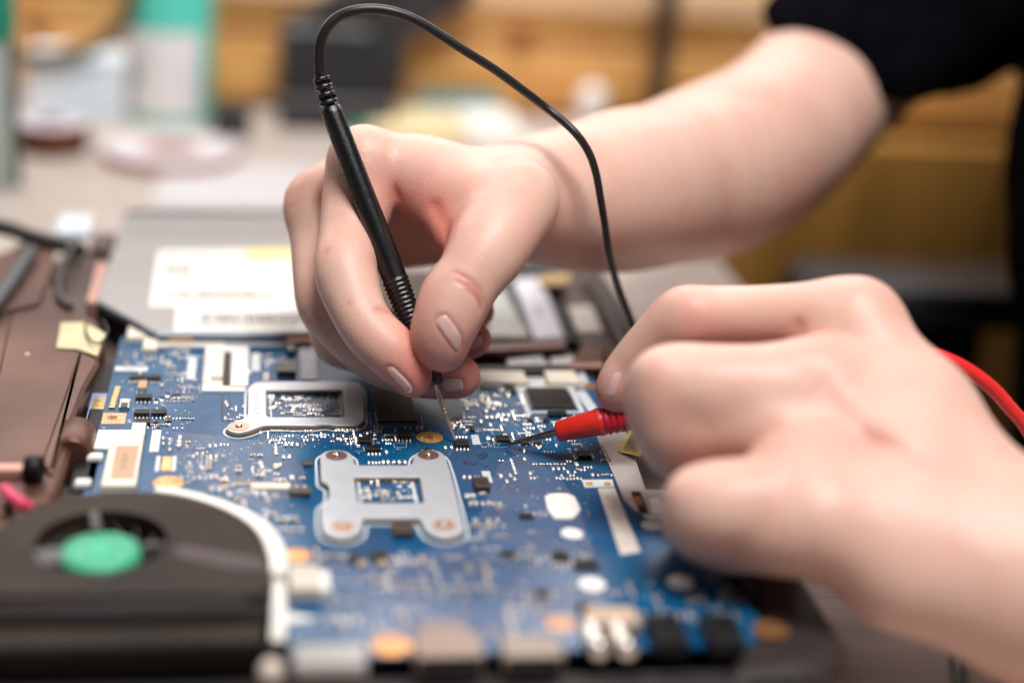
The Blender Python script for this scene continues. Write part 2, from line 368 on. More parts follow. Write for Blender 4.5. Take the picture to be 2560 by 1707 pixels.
# tall jar cut by the left edge of the picture
c = at(-30, 475, ZT); d = dist(c); r = span(-30, 42, d); c = c + np.array([0, r, 0])
jr = thing('jar', 'tall pale plastic jar with a green lid and a painted dark seam at the left edge', 'jar', c)
hj = (475 - 118) / F * d * 1.03
MB().lathe(c, c + [0, 0, 1], [(0, r * .9), (3, r), (hj - 4, r), (hj, r * .93)], mat('clear_plastic', (0.50, 0.58, 0.55), 0.25, var=0.1, trans=0.25), 36).build('body', jr)
MB().lathe(c + [0, 0, hj + .2], c + [0, 0, hj + 1], [(0, r * 1.02), (28, r * 1.02), (30, r * .97)], mat('dark_green_lid', (0.01, 0.22, 0.14), 0.35), 36).build('lid', jr)
mb = MB(); mb.box(c[0] + r * .80, c[0] + r * 1.04, c[1] - r * .62, c[1] - r * .30, ZT + .2, ZT + hj - 1, mat('refraction', (0.06, 0.075, 0.07), 0.4)); mb.build('refraction_strip', jr)  # dark refraction at the jar's edge, painted as a strip
# ------------------------------------------------------------------ the person: flesh grown as one surface
# Joints are (u, v, depth, radius): where the joint is seen, how far it lies from the camera, and its thickness (mm).
def J(u, v, d, r): return (camspace(u, v, d), r)
def chain(P, n=4):
    A = np.array([np.append(p, r) for p, r in P]); Q = spline(A, n) if len(A) > 2 else list(A)
    Q = [(q[:3], float(q[3])) for q in Q]
    return [(Q[i], Q[i + 1]) for i in range(len(Q) - 1)]
def smin(a, b, k):
    h = np.maximum(k - np.abs(a - b), 0) / k
    return np.minimum(a, b) - h * h * h * k / 6.0
def cone(p, seg):
    (a, r1), (b, r2) = seg; ba = (b - a).astype(np.float32); L = float(ba @ ba) + 1e-9
    pa = p - a.astype(np.float32); h = np.clip(pa @ ba / L, 0, 1)
    q = pa - h[:, None] * ba
    return np.sqrt(np.einsum('ij,ij->i', q, q)) - (r1 + (r2 - r1) * h)
def group(p, segs, k):
    d = cone(p, segs[0])
    for s in segs[1:]: d = smin(d, cone(p, s), k)
    return d
def polydist(p, pts):
    d = np.full(len(p), 1e9, np.float32)
    for a, b in zip(pts[:-1], pts[1:]): d = np.minimum(d, cone(p, ((a, 0), (b, 0))))
    return d
def flesh(palm, kp, fingers, grooves):
    def f(p):
        base = group(p, palm, kp); d = base.copy()
        for segs, k, kk in fingers: d = np.minimum(d, smin(base, group(p, segs, kk), k))
        for pts, dep, wid in grooves:
            x = polydist(p, pts); d = d + dep * np.exp(-(x / wid) ** 2)
        return d
    return f
def grad(f, p, e):
    g = np.zeros_like(p)
    for s in ((1, -1, -1), (-1, -1, 1), (-1, 1, -1), (1, 1, 1)):
        s = np.array(s, np.float32); g += s * f(p + s * e)[:, None]
    return g / (4 * e)
def axis(parts):                        # grid lines: [(from, to, first step, last step), ...]
    out = [parts[0][0]]
    for a, b, h0, h1 in parts:
        x = a
        while x < b:
            x += h0 + (h1 - h0) * min(1, max(0, (x - a) / max(b - a, 1e-6))); out.append(x)
    while len(out) % 4: out.append(out[-1] + (out[-1] - out[-2]))
    return np.array(out)
def surface_net(f, X, h):               # X: the three arrays of grid lines, in camera space
    n = np.array([len(a) for a in X]); C = n // 4
    mid = [a.reshape(-1, 4).mean(1) for a in X]; ext = [np.ptp(a.reshape(-1, 4), axis=1) * 4 / 3 for a in X]
    cc = np.stack(np.meshgrid(*mid, indexing='ij'), -1).reshape(-1, 3).astype(np.float32)
    ee = np.sqrt(sum(g ** 2 for g in np.meshgrid(*ext, indexing='ij'))).reshape(-1) * 0.5
    dc = np.concatenate([f(cc[i:i + 200000]) for i in range(0, len(cc), 200000)]); near = np.abs(dc) < ee * 1.2
    D = np.repeat(np.repeat(np.repeat(dc.reshape(C), 4, 0), 4, 1), 4, 2).astype(np.float32)
    idx = np.argwhere(near.reshape(C))
    loc = np.stack(np.meshgrid(*[np.arange(4)] * 3, indexing='ij'), -1).reshape(-1, 3)
    pos = lambda ii: np.stack([X[k][ii[:, k]] for k in range(3)], 1).astype(np.float32)
    for c0 in range(0, len(idx), 3000):
        ii = (idx[c0:c0 + 3000, None, :] * 4 + loc[None]).reshape(-1, 3)
        D[ii[:, 0], ii[:, 1], ii[:, 2]] = f(pos(ii))
    ins = D < 0
    s = np.zeros(tuple(n - 1), np.uint8)
    for a in (0, 1):
        for b in (0, 1):
            for c in (0, 1): s += ins[a:n[0] - 1 + a, b:n[1] - 1 + b, c:n[2] - 1 + c]
    act = np.argwhere((s > 0) & (s < 8)); vid = np.full(tuple(n - 1), -1, np.int32)
    vid[act[:, 0], act[:, 1], act[:, 2]] = np.arange(len(act))
    acc = np.zeros((len(act), 3)); cnt = np.zeros(len(act))
    corners = [(a, b, c) for a in (0, 1) for b in (0, 1) for c in (0, 1)]
    val = {k: D[act[:, 0] + k[0], act[:, 1] + k[1], act[:, 2] + k[2]] for k in corners}
    for k in corners:
        for ax in range(3):
            if k[ax]: continue
            k2 = list(k); k2[ax] = 1; k2 = tuple(k2); a, b = val[k], val[k2]; m = (a < 0) != (b < 0)
            t = np.where(m, a / np.where(m, a - b, 1), 0)
            pt = np.tile(np.array(k, float), (len(act), 1)); pt[:, ax] += t
            acc[m] += pt[m]; cnt[m] += 1
    q = act + acc / cnt[:, None]
    V = np.stack([np.interp(q[:, k], np.arange(n[k]), X[k]) for k in range(3)], 1)
    Fs = []
    for ax in range(3):
        b, c = (ax + 1) % 3, (ax + 2) % 3
        sl0 = [slice(None)] * 3; sl1 = [slice(None)] * 3; sl0[ax] = slice(0, -1); sl1[ax] = slice(1, None)
        e = np.argwhere(ins[tuple(sl0)] != ins[tuple(sl1)])
        e = e[(e[:, b] > 0) & (e[:, c] > 0) & (e[:, b] < n[b] - 1) & (e[:, c] < n[c] - 1) & (e[:, ax] < n[ax] - 1)]
        fl = ins[e[:, 0], e[:, 1], e[:, 2]]
        q = []
        for db, dc_ in ((1, 1), (0, 1), (0, 0), (1, 0)):
            o = e.copy(); o[:, b] -= db; o[:, c] -= dc_; q.append(vid[o[:, 0], o[:, 1], o[:, 2]])
        q = np.stack(q, 1); q = np.where(fl[:, None], q, q[:, ::-1]); Fs.append(q)
    Q = np.concatenate(Fs); Q = Q[(Q >= 0).all(1)]
    V = V.astype(np.float32)
    for _ in range(2):
        d = f(V); g = grad(f, V, h * 0.5); g2 = np.maximum(np.einsum('ij,ij->i', g, g), 0.3)
        V = V - np.clip(d / g2, -h, h)[:, None] * g
    return V, Q

# ---- right hand: holds the black probe like a pen
Z = lambda zx, zy: (680 + .4592 * zx, 300 + .4592 * zy)
def K(zx, zy, d, r): return J(*Z(zx, zy), d, r)
R_INDEX = [K(505, 235, 535, 13.0), K(468, 440, 532, 12.4), K(425, 640, 524, 10.6), K(402, 790, 516, 10.4), K(418, 900, 513, 10.1),
           K(480, 1060, 509, 9.0), K(555, 1170, 507, 8.9), K(640, 1250, 506, 8.9), K(730, 1345, 507, 7.9), K(768, 1412, 508, 6.0)]
R_MIDDLE = [K(420, 330, 560, 11.0), K(218, 448, 553, 9.8), K(236, 640, 547, 8.9), K(258, 850, 540, 9.2), K(292, 1010, 536, 9.7), K(380, 1130, 534, 8.9),
            K(540, 1270, 532, 8.8), K(680, 1350, 531, 8.2), K(860, 1400, 531, 7.3), K(1000, 1396, 531, 7.3), K(1016, 1396, 531, 7.2)]
R_RING = [K(330, 560, 575, 10.5), K(310, 850, 566, 9.4), K(330, 1150, 556, 8.6), K(420, 1240, 552, 8.2), K(700, 1290, 549, 7.6), K(960, 1235, 547, 6.8), K(1095, 1192, 546, 6.5)]
R_LITTLE = [K(430, 700, 590, 9.5), K(450, 950, 584, 8.0), K(520, 1120, 578, 7.4), K(800, 1120, 568, 6.8), K(1125, 1045, 560, 5.8)]
R_THUMB = [K(1330, 440, 528, 13.0), K(1245, 590, 514, 13.4), K(1165, 720, 507, 12.6), K(1080, 850, 503, 11.0), K(1002, 965, 502, 11.6),
           K(955, 1075, 501, 10.9), K(922, 1175, 502, 10.0), K(928, 1240, 503, 8.0)]
R_PALM = ([(K(505, 235, 537, 12.6), K(900, 345, 540, 13)), (K(900, 345, 540, 13), K(1300, 392, 548, 15.5)),
           (K(262, 440, 556, 11.2), K(800, 430, 566, 12)), (K(800, 430, 566, 12), K(1300, 440, 565, 15)),
           (K(330, 560, 575, 10.5), K(1200, 500, 580, 15)), (K(430, 700, 590, 9.5), K(1250, 560, 590, 14)),
           (K(1300, 392, 548, 15.5), K(1330, 440, 528, 13.0)),
           (K(790, 340, 539, 9.5), K(1030, 660, 520, 7.0)), (K(1030, 660, 520, 7.0), K(1120, 700, 513, 10)),
           (K(800, 300, 539, 12), K(1250, 520, 524, 14))])
FOREARM = [J(1290, 496, 556, 18.0), J(1410, 496, 572, 22.5), J(1510, 485, 592, 27), J(1620, 468, 622, 31.5), J(1785, 424, 672, 38.0), J(1925, 352, 715, 37.5)]
UPPER = [J(1925, 352, 715, 37.5), J(2030, 248, 742, 37), J(2118, 158, 766, 38.5), J(2420, -160, 806, 46)]
R_PALM += chain(FOREARM[:4])
R_FINGERS = [(chain(R_INDEX), 5.0, 1.2), (chain(R_MIDDLE), 5.0, 1.2), (chain(R_RING), 5.0, 1.2), (chain(R_LITTLE), 5.0, 1.2), (chain(R_THUMB), 9.0, 1.2)]
def fold(pts, d): return [camspace(*Z(a, b), d if not isinstance(d, (list, tuple)) else d[i]) for i, (a, b) in enumerate(pts)]
R_GROOVES = [([camspace(1845, 215, 655), camspace(1900, 290, 664), camspace(1965, 375, 670)], 2.2, 8.0),
             (fold([(655, 290), (672, 360), (684, 450)], [528, 527, 526]), 0.5, 1.6),
             (fold([(880, 470), (935, 570), (958, 690)], [519, 513, 508]), 0.8, 2.4),
             (fold([(1010, 880), (1090, 920), (1135, 1010)], [491, 491, 494]), 0.42, 0.8),
             (fold([(1035, 850), (1110, 900), (1150, 980)], [491, 491, 494]), 0.25, 0.8),
             (fold([(560, 1045), (600, 1035), (650, 1050)], [502, 503, 506]), 0.7, 1.2),
             (fold([(205, 1165), (240, 1130), (262, 1070)], [529, 526, 526]), 0.5, 0.7), (fold([(228, 1190), (262, 1150), (285, 1095)], [528, 526, 526]), 0.4, 0.6), (fold([(262, 1225), (300, 1180), (318, 1130)], [528, 526, 526]), 0.35, 0.6), (fold([(150, 1065), (185, 1050), (205, 1000)], [531, 527, 526]), 0.35, 0.7), (fold([(300, 1270), (345, 1225), (360, 1170)], [528, 526, 526]), 0.3, 0.6),
             (fold([(560, 1085), (600, 1070), (655, 1080)], [502, 503, 506]), 0.4, 0.7), (fold([(350, 1110), (400, 1060), (420, 1000)], [507, 502, 501]), 0.3, 0.8), (fold([(250, 780), (290, 745), (300, 700)], [513, 509, 508]), 0.35, 0.8),
             (fold([(990, 830), (1080, 870), (1160, 950)], [492, 491, 493]), 0.3, 0.7), (fold([(1060, 930), (1110, 965), (1130, 1035)], [491, 492, 495]), 0.4, 0.7), 
             (fold([(180, 1120), (215, 1090), (230, 1040)], [530, 526, 526]), 0.25, 0.7),
             (fold([(255, 850), (290, 800), (300, 740)], [512, 508, 508]), 0.22, 0.9),
             (fold([(262, 900), (305, 850), (330, 790)], [511, 507, 506]), 0.22, 0.8)]
right_flesh = flesh(R_PALM, 11.0, R_FINGERS, R_GROOVES)
# ---- left hand: a loose fist round the red probe, palm down
ZL = lambda zx, zy: (1360 + .655 * zx, 680 + .655 * zy)
def KL(zx, zy, d, r): return J(*ZL(zx, zy), d, r)
L_INDEX = [KL(1190, 205, 470, 14.5), KL(1000, 180, 476, 10.6), KL(780, 180, 484, 9.8), KL(580, 185, 490, 10.2), KL(520, 200, 492, 9.8),
           KL(410, 300, 498, 8.6), KL(350, 370, 502, 8.0), KL(310, 420, 503, 7.4), KL(278, 460, 504, 6.2)]
L_MIDDLE = [KL(1050, 430, 454, 12.5), KL(860, 450, 452, 11.6), KL(640, 452, 452, 11.6), KL(475, 445, 456, 11.0), KL(496, 540, 457, 10.8),
            KL(520, 620, 459, 10.4), KL(580, 685, 465, 9.6), KL(700, 700, 478, 9.0), KL(900, 680, 482, 8.0)]
L_RING = [KL(1020, 800, 434, 12.0), KL(850, 880, 430, 11.2), KL(740, 895, 428, 10.6), KL(632, 902, 430, 10.6), KL(624, 940, 436, 10.0), KL(670, 970, 442, 9.8), KL(760, 975, 448, 9.2), KL(900, 960, 452, 8.0)]
L_LITTLE = [KL(1060, 950, 424, 12.5), KL(900, 990, 428, 10.2), KL(740, 985, 434, 9.0), KL(720, 1010, 442, 8.0), KL(830, 1020, 452, 7.0)]
L_THUMB = [KL(1380, 580, 474, 12), KL(1180, 540, 490, 11.5), KL(900, 500, 505, 10.5), KL(600, 480, 515, 9.5), KL(480, 480, 518, 8)]
L_WRIST = KL(1900, 1130, 430, 30)
L_PALM = [(KL(880, 610, 447, 11), KL(1260, 720, 443, 13)), (KL(1180, 215, 470, 13.5), KL(1420, 545, 454, 16)), (KL(1420, 545, 454, 16), KL(1730, 1040, 442, 21)),
          (KL(1050, 430, 456, 12.5), KL(1400, 760, 442, 17)), (KL(1400, 760, 442, 17), KL(1860, 1120, 432, 26)),
          (KL(1020, 800, 436, 12.5), KL(1350, 960, 430, 17)), (KL(1350, 960, 430, 17), KL(1860, 1180, 426, 26)),
          (KL(1060, 950, 426, 12.5), KL(1380, 1135, 424, 15.5)), (KL(1380, 1135, 424, 15.5), KL(1850, 1212, 424, 24)),
          (KL(1890, 1165, 432, 26), KL(2150, 1290, 440, 29)), (KL(2150, 1290, 440, 29), KL(2700, 1520, 470, 35))]
L_FINGERS = [(chain(L_INDEX) + [(KL(535, 143, 487, 6.3), KL(560, 150, 486, 6.3))], 11.0, 4.0), (chain(L_MIDDLE) + [(KL(600, 590, 453, 10.6), KL(900, 605, 448, 10.8)), (KL(430, 392, 450, 6), KL(448, 590, 454, 6.5))], 11.0, 7.0), (chain(L_RING) + chain(L_LITTLE) + [(KL(560, 848, 427, 6), KL(564, 940, 431, 6.5))], 12.0, 7.0), (chain(L_THUMB), 8.0, 1.2)]
def foldL(pts): return [camspace(*ZL(a, b), d) for a, b, d in pts]
L_GROOVES = [(foldL([(430, 312, 478), (700, 294, 472), (860, 255, 466), (960, 205, 464)]), 0.9, 2.2), (foldL([(870, 365, 448), (1000, 400, 444), (1130, 500, 442)]), 1.6, 4.0),
             (foldL([(1230, 640, 428), (1450, 740, 424), (1700, 880, 420), (1900, 1000, 418)]), 1.3, 3.5), (foldL([(1130, 470, 440), (1400, 700, 428), (1700, 960, 418)]), -1.0, 4.0),
             (foldL([(1120, 760, 426), (1400, 920, 416), (1700, 1100, 408)]), -0.8, 4.0), (foldL([(560, 745, 438), (720, 748, 436), (860, 752, 434)]), 1.4, 2.0),
             (foldL([(455, 330, 446), (440, 420, 446), (450, 500, 450)]), -0.5, 3.0)]
left_flesh = flesh(L_PALM, 15.0, L_FINGERS, L_GROOVES)

def to_world(V): return V.astype(float) @ MW.T + CAM
def bounds(segs, pad):
    P = np.array([p - r - pad for s in segs for p, r in s] + [p + r + pad for s in segs for p, r in s])
    return P.min(0), P.max(0)
ARM_SEGS = chain(FOREARM) + chain(UPPER)
LEFT_ARM = chain([KL(2150, 1290, 440, 29), J(3000, 1560, 480, 37), J(3250, 1420, 560, 43), J(3250, 300, 640, 48), J(3250, -350, 680, 55)])
TRUNK = [(camspace(3202, -500, 690), 88), (camspace(3162, 500, 700), 96), (camspace(3162, 1500, 720), 100), (camspace(3200, -500, 800), 78), (camspace(3250, 600, 820), 90)]
TRUNK_SEGS = [(TRUNK[0], TRUNK[1]), (TRUNK[1], TRUNK[2]), (TRUNK[3], TRUNK[4]), (TRUNK[4], TRUNK[2]), (J(2420, -160, 806, 46), TRUNK[3]), (J(3250, -350, 680, 55), TRUNK[0]),
              (TRUNK[0], J(3250, -900, 760, 48))]
def right_arm(p): return smin(right_flesh(p), group(p, ARM_SEGS, 4.0), 6.0)
def left_arm(p): return smin(left_flesh(p), group(p, LEFT_ARM, 4.0), 8.0)
def trunk(p): return smin(np.minimum(group(p, ARM_SEGS[-1:], 4.0), group(p, LEFT_ARM[-4:], 4.0)), group(p, TRUNK_SEGS, 30.0), 12.0)
person = thing('person', 'person in a black T-shirt with bare arms holding a black and a red probe', 'person', to_world(camspace(3162, 1500, 740)))
# fingernails lie on the flesh: each outline is laid on the surface and domed
nail_m = mat('nail', (0.76, 0.47, 0.42), 0.24, var=0.06, vscale=300, sss=0.3, bump=0.03, bscale=2500, rvar=0.04)
nail_e = mat('nail_edge', (0.82, 0.67, 0.59), 0.32, var=0.05, sss=0.3, rvar=0.04)
def hit(f, uv, d0, d1):                 # how deep the flesh lies behind each of the points (u, v)
    r = np.array([camspace(u, v, 1.0) for u, v in uv]); L = np.linalg.norm(r, axis=1); d = np.full(len(uv), float(d0))
    for _ in range(26): d = np.minimum(d + f((r * d[:, None]).astype(np.float32)) * 0.92 / L, d1)
    return d
def fingernail(f, P, d0, n=14, lift=0.42, edge=0.88, parent=person, name='fingernail', m=None, grooves=R_GROOVES):
    a, b_, c, d = [np.array(p, float) for p in P]           # root-left, root-right, tip-right, tip-left
    Q = []
    for j in range(n + 1):
        for i in range(n + 1):
            s, t = 2 * i / n - 1, 2 * j / n - 1
            ss, tt = s * math.sqrt(1 - 0.30 * t * t), t * math.sqrt(1 - 0.34 * s * s)
            x, y = (ss + 1) / 2, (tt + 1) / 2
            Q.append(((a * (1 - x) + b_ * x) * (1 - y) + (d * (1 - x) + c * x) * y, max(abs(s), abs(t)), t))
    dd = hit(f, [q[0] for q in Q], d0, d0 + 45)
    Q = [(q[0], dd[k], q[1], q[2]) for k, q in enumerate(Q)]
    pts = np.array([camspace(p[0], p[1], dd) for p, dd, _, _ in Q], np.float32)
    g = grad(f, pts, 0.6); g /= np.linalg.norm(g, axis=1)[:, None]
    off = np.array([lift * (1 - e ** 5) - 0.16 + (0.18 if t > 0.8 else 0) for _, _, e, t in Q])
    if grooves is not None:
        rim = [j * (n + 1) + i for j, i in [(0, i) for i in range(n + 1)] + [(j, n) for j in range(n + 1)] + [(n, i) for i in range(n, -1, -1)] + [(j, 0) for j in range(n, -1, -1)]]
        grooves.append(([pts[q] for q in rim[::2] + [rim[0]]], 0.45, 0.8))
    W = to_world(pts + g * off[:, None]); mb = MB()
    fs = [(j * (n + 1) + i, j * (n + 1) + i + 1, (j + 1) * (n + 1) + i + 1, (j + 1) * (n + 1) + i) for j in range(n) for i in range(n)]
    k = int(n * (edge + 1) / 2)
    mb.add(W, fs[:k * n], m or nail_m, True); mb.add(W, fs[k * n:], m or nail_e, True)
    return mb.build(name, parent)
zz = lambda *q: [Z(*p) for p in q]
fingernail(right_arm, zz((876, 1094), (942, 1047), (1037, 1181), (1013, 1275)), 480)
fingernail(right_arm, zz((609, 1355), (652, 1334), (776, 1462), (742, 1500)), 485)
fingernail(right_arm, zz((925, 1410), (930, 1485), (1045, 1475), (1035, 1405)), 510)
fingernail(right_arm, zz((1060, 1190), (1045, 1260), (1135, 1235), (1150, 1165)), 525)
fingernail(left_arm, [ZL(262, 380), ZL(300, 375), ZL(270, 478), ZL(232, 470)], 480, grooves=None)

pieces = []
def uvd(u, d): return (u - CU) / F * d
pieces.append(surface_net(right_arm, [axis([(-90, 12, RES, RES), (12, 60, RES, 2.5), (60, 270, 2.5, 3.2)]), axis([(-300, -90, 3.2, 2.2), (-90, -72, 2.2, RES), (-72, 26, RES, RES)]),
                                      axis([(484, 570, RES, RES), (570, 640, RES, 2.4), (640, 870, 2.4, 3.2)])], RES))
R2 = RES * 1.35
pieces.append(surface_net(left_arm, [axis([(22, 135, R2, R2), (135, 330, R2, 5)]), axis([(-120, -30, 5, 3), (-30, 98, R2, R2), (98, 170, R2, 5)]), axis([(376, 405, 4, R2), (405, 530, R2, R2), (530, 740, R2, 5)])], R2))
pieces.append(surface_net(trunk, [axis([(150, 560, 8, 8)]), axis([(-330, 430, 8, 8)]), axis([(570, 920, 8, 8)])], 8.0))

# skin: pale, redder over joints, fingertips and folds
skin = bpy.data.materials.new('skin'); skin.use_nodes = True
nt = skin.node_tree; N = nt.nodes; L = nt.links; b = N['Principled BSDF']
at_ = N.new('ShaderNodeAttribute'); at_.attribute_name = 'flush'
tc = N.new('ShaderNodeTexCoord')
n1 = N.new('ShaderNodeTexNoise'); n1.inputs['Scale'].default_value = 55; n1.inputs['Detail'].default_value = 4
n2 = N.new('ShaderNodeTexNoise'); n2.inputs['Scale'].default_value = 1300; n2.inputs['Detail'].default_value = 3
vo = N.new('ShaderNodeTexVoronoi'); vo.inputs['Scale'].default_value = 1500
for n in (n1, n2, vo): L.new(tc.outputs['Object'], n.inputs['Vector'])
ad = N.new('ShaderNodeMath'); ad.operation = 'MULTIPLY_ADD'; ad.inputs[1].default_value = 1.0; ad.inputs[2].default_value = -0.46
L.new(n1.outputs['Fac'], ad.inputs[0])
ad2 = N.new('ShaderNodeMath'); ad2.operation = 'ADD'; ad2.use_clamp = True; L.new(ad.outputs[0], ad2.inputs[0]); L.new(at_.outputs['Fac'], ad2.inputs[1])
mx = N.new('ShaderNodeMix'); mx.data_type = 'RGBA'; mx.inputs['A'].default_value = (0.70, 0.445, 0.358, 1); mx.inputs['B'].default_value = (0.64, 0.215, 0.165, 1)
L.new(ad2.outputs[0], mx.inputs['Factor']); L.new(mx.outputs['Result'], b.inputs['Base Color'])
b.inputs['Roughness'].default_value = 0.40; b.inputs['Specular IOR Level'].default_value = 0.32
b.inputs['Subsurface Weight'].default_value = 0.22; b.inputs['Subsurface Radius'].default_value = (1.0, 0.35, 0.2); b.inputs['Subsurface Scale'].default_value = 0.0022
ma = N.new('ShaderNodeMath'); ma.operation = 'MULTIPLY_ADD'; ma.inputs[1].default_value = 0.5; L.new(n2.outputs['Fac'], ma.inputs[0]); L.new(vo.outputs['Distance'], ma.inputs[2])
n3 = N.new('ShaderNodeTexNoise'); n3.inputs['Scale'].default_value = 210; n3.inputs['Detail'].default_value = 3; L.new(tc.outputs['Object'], n3.inputs['Vector'])
mb2 = N.new('ShaderNodeMath'); mb2.operation = 'MULTIPLY_ADD'; mb2.inputs[1].default_value = 1.6; L.new(n3.outputs['Fac'], mb2.inputs[0]); L.new(ma.outputs[0], mb2.inputs[2])
bp = N.new('ShaderNodeBump'); bp.inputs['Strength'].default_value = 0.22; bp.inputs['Distance'].default_value = 0.0004
L.new(mb2.outputs[0], bp.inputs['Height']); L.new(bp.outputs['Normal'], b.inputs['Normal'])

def flush_of(V):
    hot = [(R_INDEX[-1], 15, .55), (R_INDEX[-3], 13, .3), (R_INDEX[3], 12, .28), (R_THUMB[-1], 16, .5), (R_THUMB[-3], 13, .25), (R_MIDDLE[-1], 15, .7), (R_RING[-1], 16, .65), (R_LITTLE[-1], 14, .6),
           (R_MIDDLE[1], 13, .38), (R_MIDDLE[4], 11, .25), (R_THUMB[1], 14, .22), (R_INDEX[0], 13, .22), (K(670, 420, 527, 0), 14, .4), (K(935, 640, 512, 0), 15, .5), (K(870, 460, 517, 0), 12, .3),
           (L_INDEX[0], 13, .25), (L_INDEX[3], 12, .4), (L_INDEX[-1], 14, .45), (KL(1010, 330, 452, 0), 12, .35), (KL(700, 300, 475, 0), 14, .35), (L_MIDDLE[0], 13, .2), (L_RING[0], 18, .32), (L_RING[1], 12, .22), (L_MIDDLE[3], 13, .2), (KL(700, 1010, 438, 0), 16, .35)]
    f = np.zeros(len(V))
    for (c, _), r, a in hot: f += 1.25 * a * np.exp(-((V - c) ** 2).sum(1) / (2 * (r * 0.62) ** 2))
    for g, dp, w in R_GROOVES + L_GROOVES[:3] + L_GROOVES[5:6]: f += 0.32 * np.exp(-(polydist(V, g) / (w * 1.4)) ** 2)
    return np.clip(f, 0, 1)
def flesh_object(name, pieces, material, parent, flush=True):
    Vs, Qs, Fl, n = [], [], [], 0
    for V, Q in pieces:
        Vs.append(to_world(V)); Qs.append(Q + n); n += len(V)
        Fl.append(flush_of(V) if flush else np.zeros(len(V)))
    V = np.concatenate(Vs) * MM; Q = np.concatenate(Qs)
    me = bpy.data.meshes.new(name); me.vertices.add(len(V)); me.vertices.foreach_set('co', V.ravel())
    me.loops.add(Q.size); me.loops.foreach_set('vertex_index', Q.ravel().astype(np.int32))
    me.polygons.add(len(Q)); me.polygons.foreach_set('loop_start', np.arange(0, Q.size, 4, dtype=np.int32))
    me.update(calc_edges=True); me.polygons.foreach_set('use_smooth', [True] * len(Q))
    a = me.attributes.new('flush', 'FLOAT', 'POINT'); a.data.foreach_set('value', np.concatenate(Fl).astype(np.float32))
    me.materials.append(material); me.validate()
    o = bpy.data.objects.new(name, me); COL.objects.link(o)
    o.parent = parent; o.matrix_parent_inverse = Matrix.Translation(parent.location).inverted()
    return o
flesh_object('body', pieces, skin, person)

# the T-shirt: trunk and one sleeve ending in a hem round the upper arm
def shirt_f(p):
    sl = group(p, [(J(2128, 150, 760, 52), J(2420, -160, 800, 66)), (J(2420, -160, 800, 66), TRUNK[3])], 6.0)
    ax = camspace(2420, -160, 800) - camspace(2045, 245, 742); ax = np.array([0.40, -0.90, -0.62]); ax = (ax / np.linalg.norm(ax)).astype(np.float32)
    pl = (camspace(2138, 118, 757).astype(np.float32) - p) @ ax
    sl = np.maximum(sl, pl - 0.0)
    tr = group(p, [((a, ra + 12), (b, rb + 12)) for (a, ra), (b, rb) in TRUNK_SEGS[:4]] + [(J(3250, 150, 650, 60), J(3250, -350, 680, 68)), (J(3250, -350, 680, 68), (TRUNK[0][0], 98))], 40.0)
    wr = 1.6 * np.sin(p[:, 0] * 0.07 + np.sin(p[:, 1] * 0.05) * 2 + p[:, 2] * 0.04)
    return smin(sl, tr, 45.0) + wr
shirt_m = mat('black_jersey', (0.003, 0.003, 0.0045), 0.95, spec=0.02, var=0.3, vscale=80, bump=0.3, bscale=1800)
V, Q = surface_net(shirt_f, [axis([(110, 600, 5, 6)]), axis([(-360, 200, 5, 6), (200, 460, 6, 10)]), axis([(560, 930, 6, 6)])], 5.0)
flesh_object('t_shirt', [(V, Q)], shirt_m, person, False)
# ------------------------------------------------------------------ the two test probes
bk = mat('black_probe_plastic', (0.004, 0.004, 0.005), 0.27, spec=0.75, var=0.2, vscale=300, bump=0.22, bscale=5200, rvar=0.05)
cab = mat('black_cable', (0.010, 0.009, 0.009), 0.42, spec=0.5, var=0.2, vscale=200, bump=0.05, bscale=3000)
brass = mat('probe_metal', (0.82, 0.63, 0.53), 0.24, metal=0.7, var=0.15, vscale=900, rvar=0.06)
A = deep(1088, 962, 519.5); B = deep(824, 266, 515); T0 = deep(1140, 1107.5, 520)
bp_ = thing('test_probe', 'black pen-like test probe with a ribbed grip held in the right hand', 'test probe', T0, 'multimeter test probes')
prof = [(0, 2.6), (0.25, 3.05), (2, 3.2), (14, 3.55)]
t = 16.2
for k in range(14):
    r = 3.6 + 0.045 * k; prof += [(t, r), (t + .25, r + .42), (t + .8, r + .5), (t + 1.1, r + .1)]; t += 1.62
prof += [(t + .2, 4.25), (t + 6, 4.35), (t + 20, 4.2), (75, 3.95), (98, 3.72), (100.2, 3.6), (100.6, 3.2)]
MB().lathe(A, B, prof, bk, 40).build('handle', bp_)
Ld = (B - A) / np.linalg.norm(B - A)
Bt = deep(799, 186, 514)                                      # strain relief: rings joined by offset bars
d2 = (Bt - B) / np.linalg.norm(Bt - B); e2 = np.cross(d2, [0, 1, 0]); e2 /= np.linalg.norm(e2); g2 = np.cross(d2, e2); Ls = np.linalg.norm(Bt - B)
mb = MB(); mb.lathe(B - d2 * .5, Bt, [(0, 2.1), (Ls, 1.9)], bk, 20)
for k in range(4):
    a = .6 + k * (Ls - .5) / 4; r = 3.35 - .12 * k
    mb.lathe(B + d2 * a, Bt, [(0, r * .8), (0, r), (1.35, r), (1.35, r * .8)], bk, 28)
    for s in (0, 1):
        an = (k % 2) * math.pi / 2 + s * math.pi + .5; v = e2 * math.cos(an) + g2 * math.sin(an); w_ = np.cross(d2, v); base = B + d2 * (a + 1.3)
        vs = [base + v * rr + w_ * ww + d2 * h for h in (0, 1.6) for rr, ww in ((1.8, -.8), (r * .96, -.8), (r * .96, .8), (1.8, .8))]
        mb.add(vs, [(0, 1, 2, 3), (7, 6, 5, 4)] + [(i, i + 4, (i + 1) % 4 + 4, (i + 1) % 4) for i in range(4)], bk)
mb.build('strain_relief', bp_)
Lt = np.linalg.norm(T0 - A)
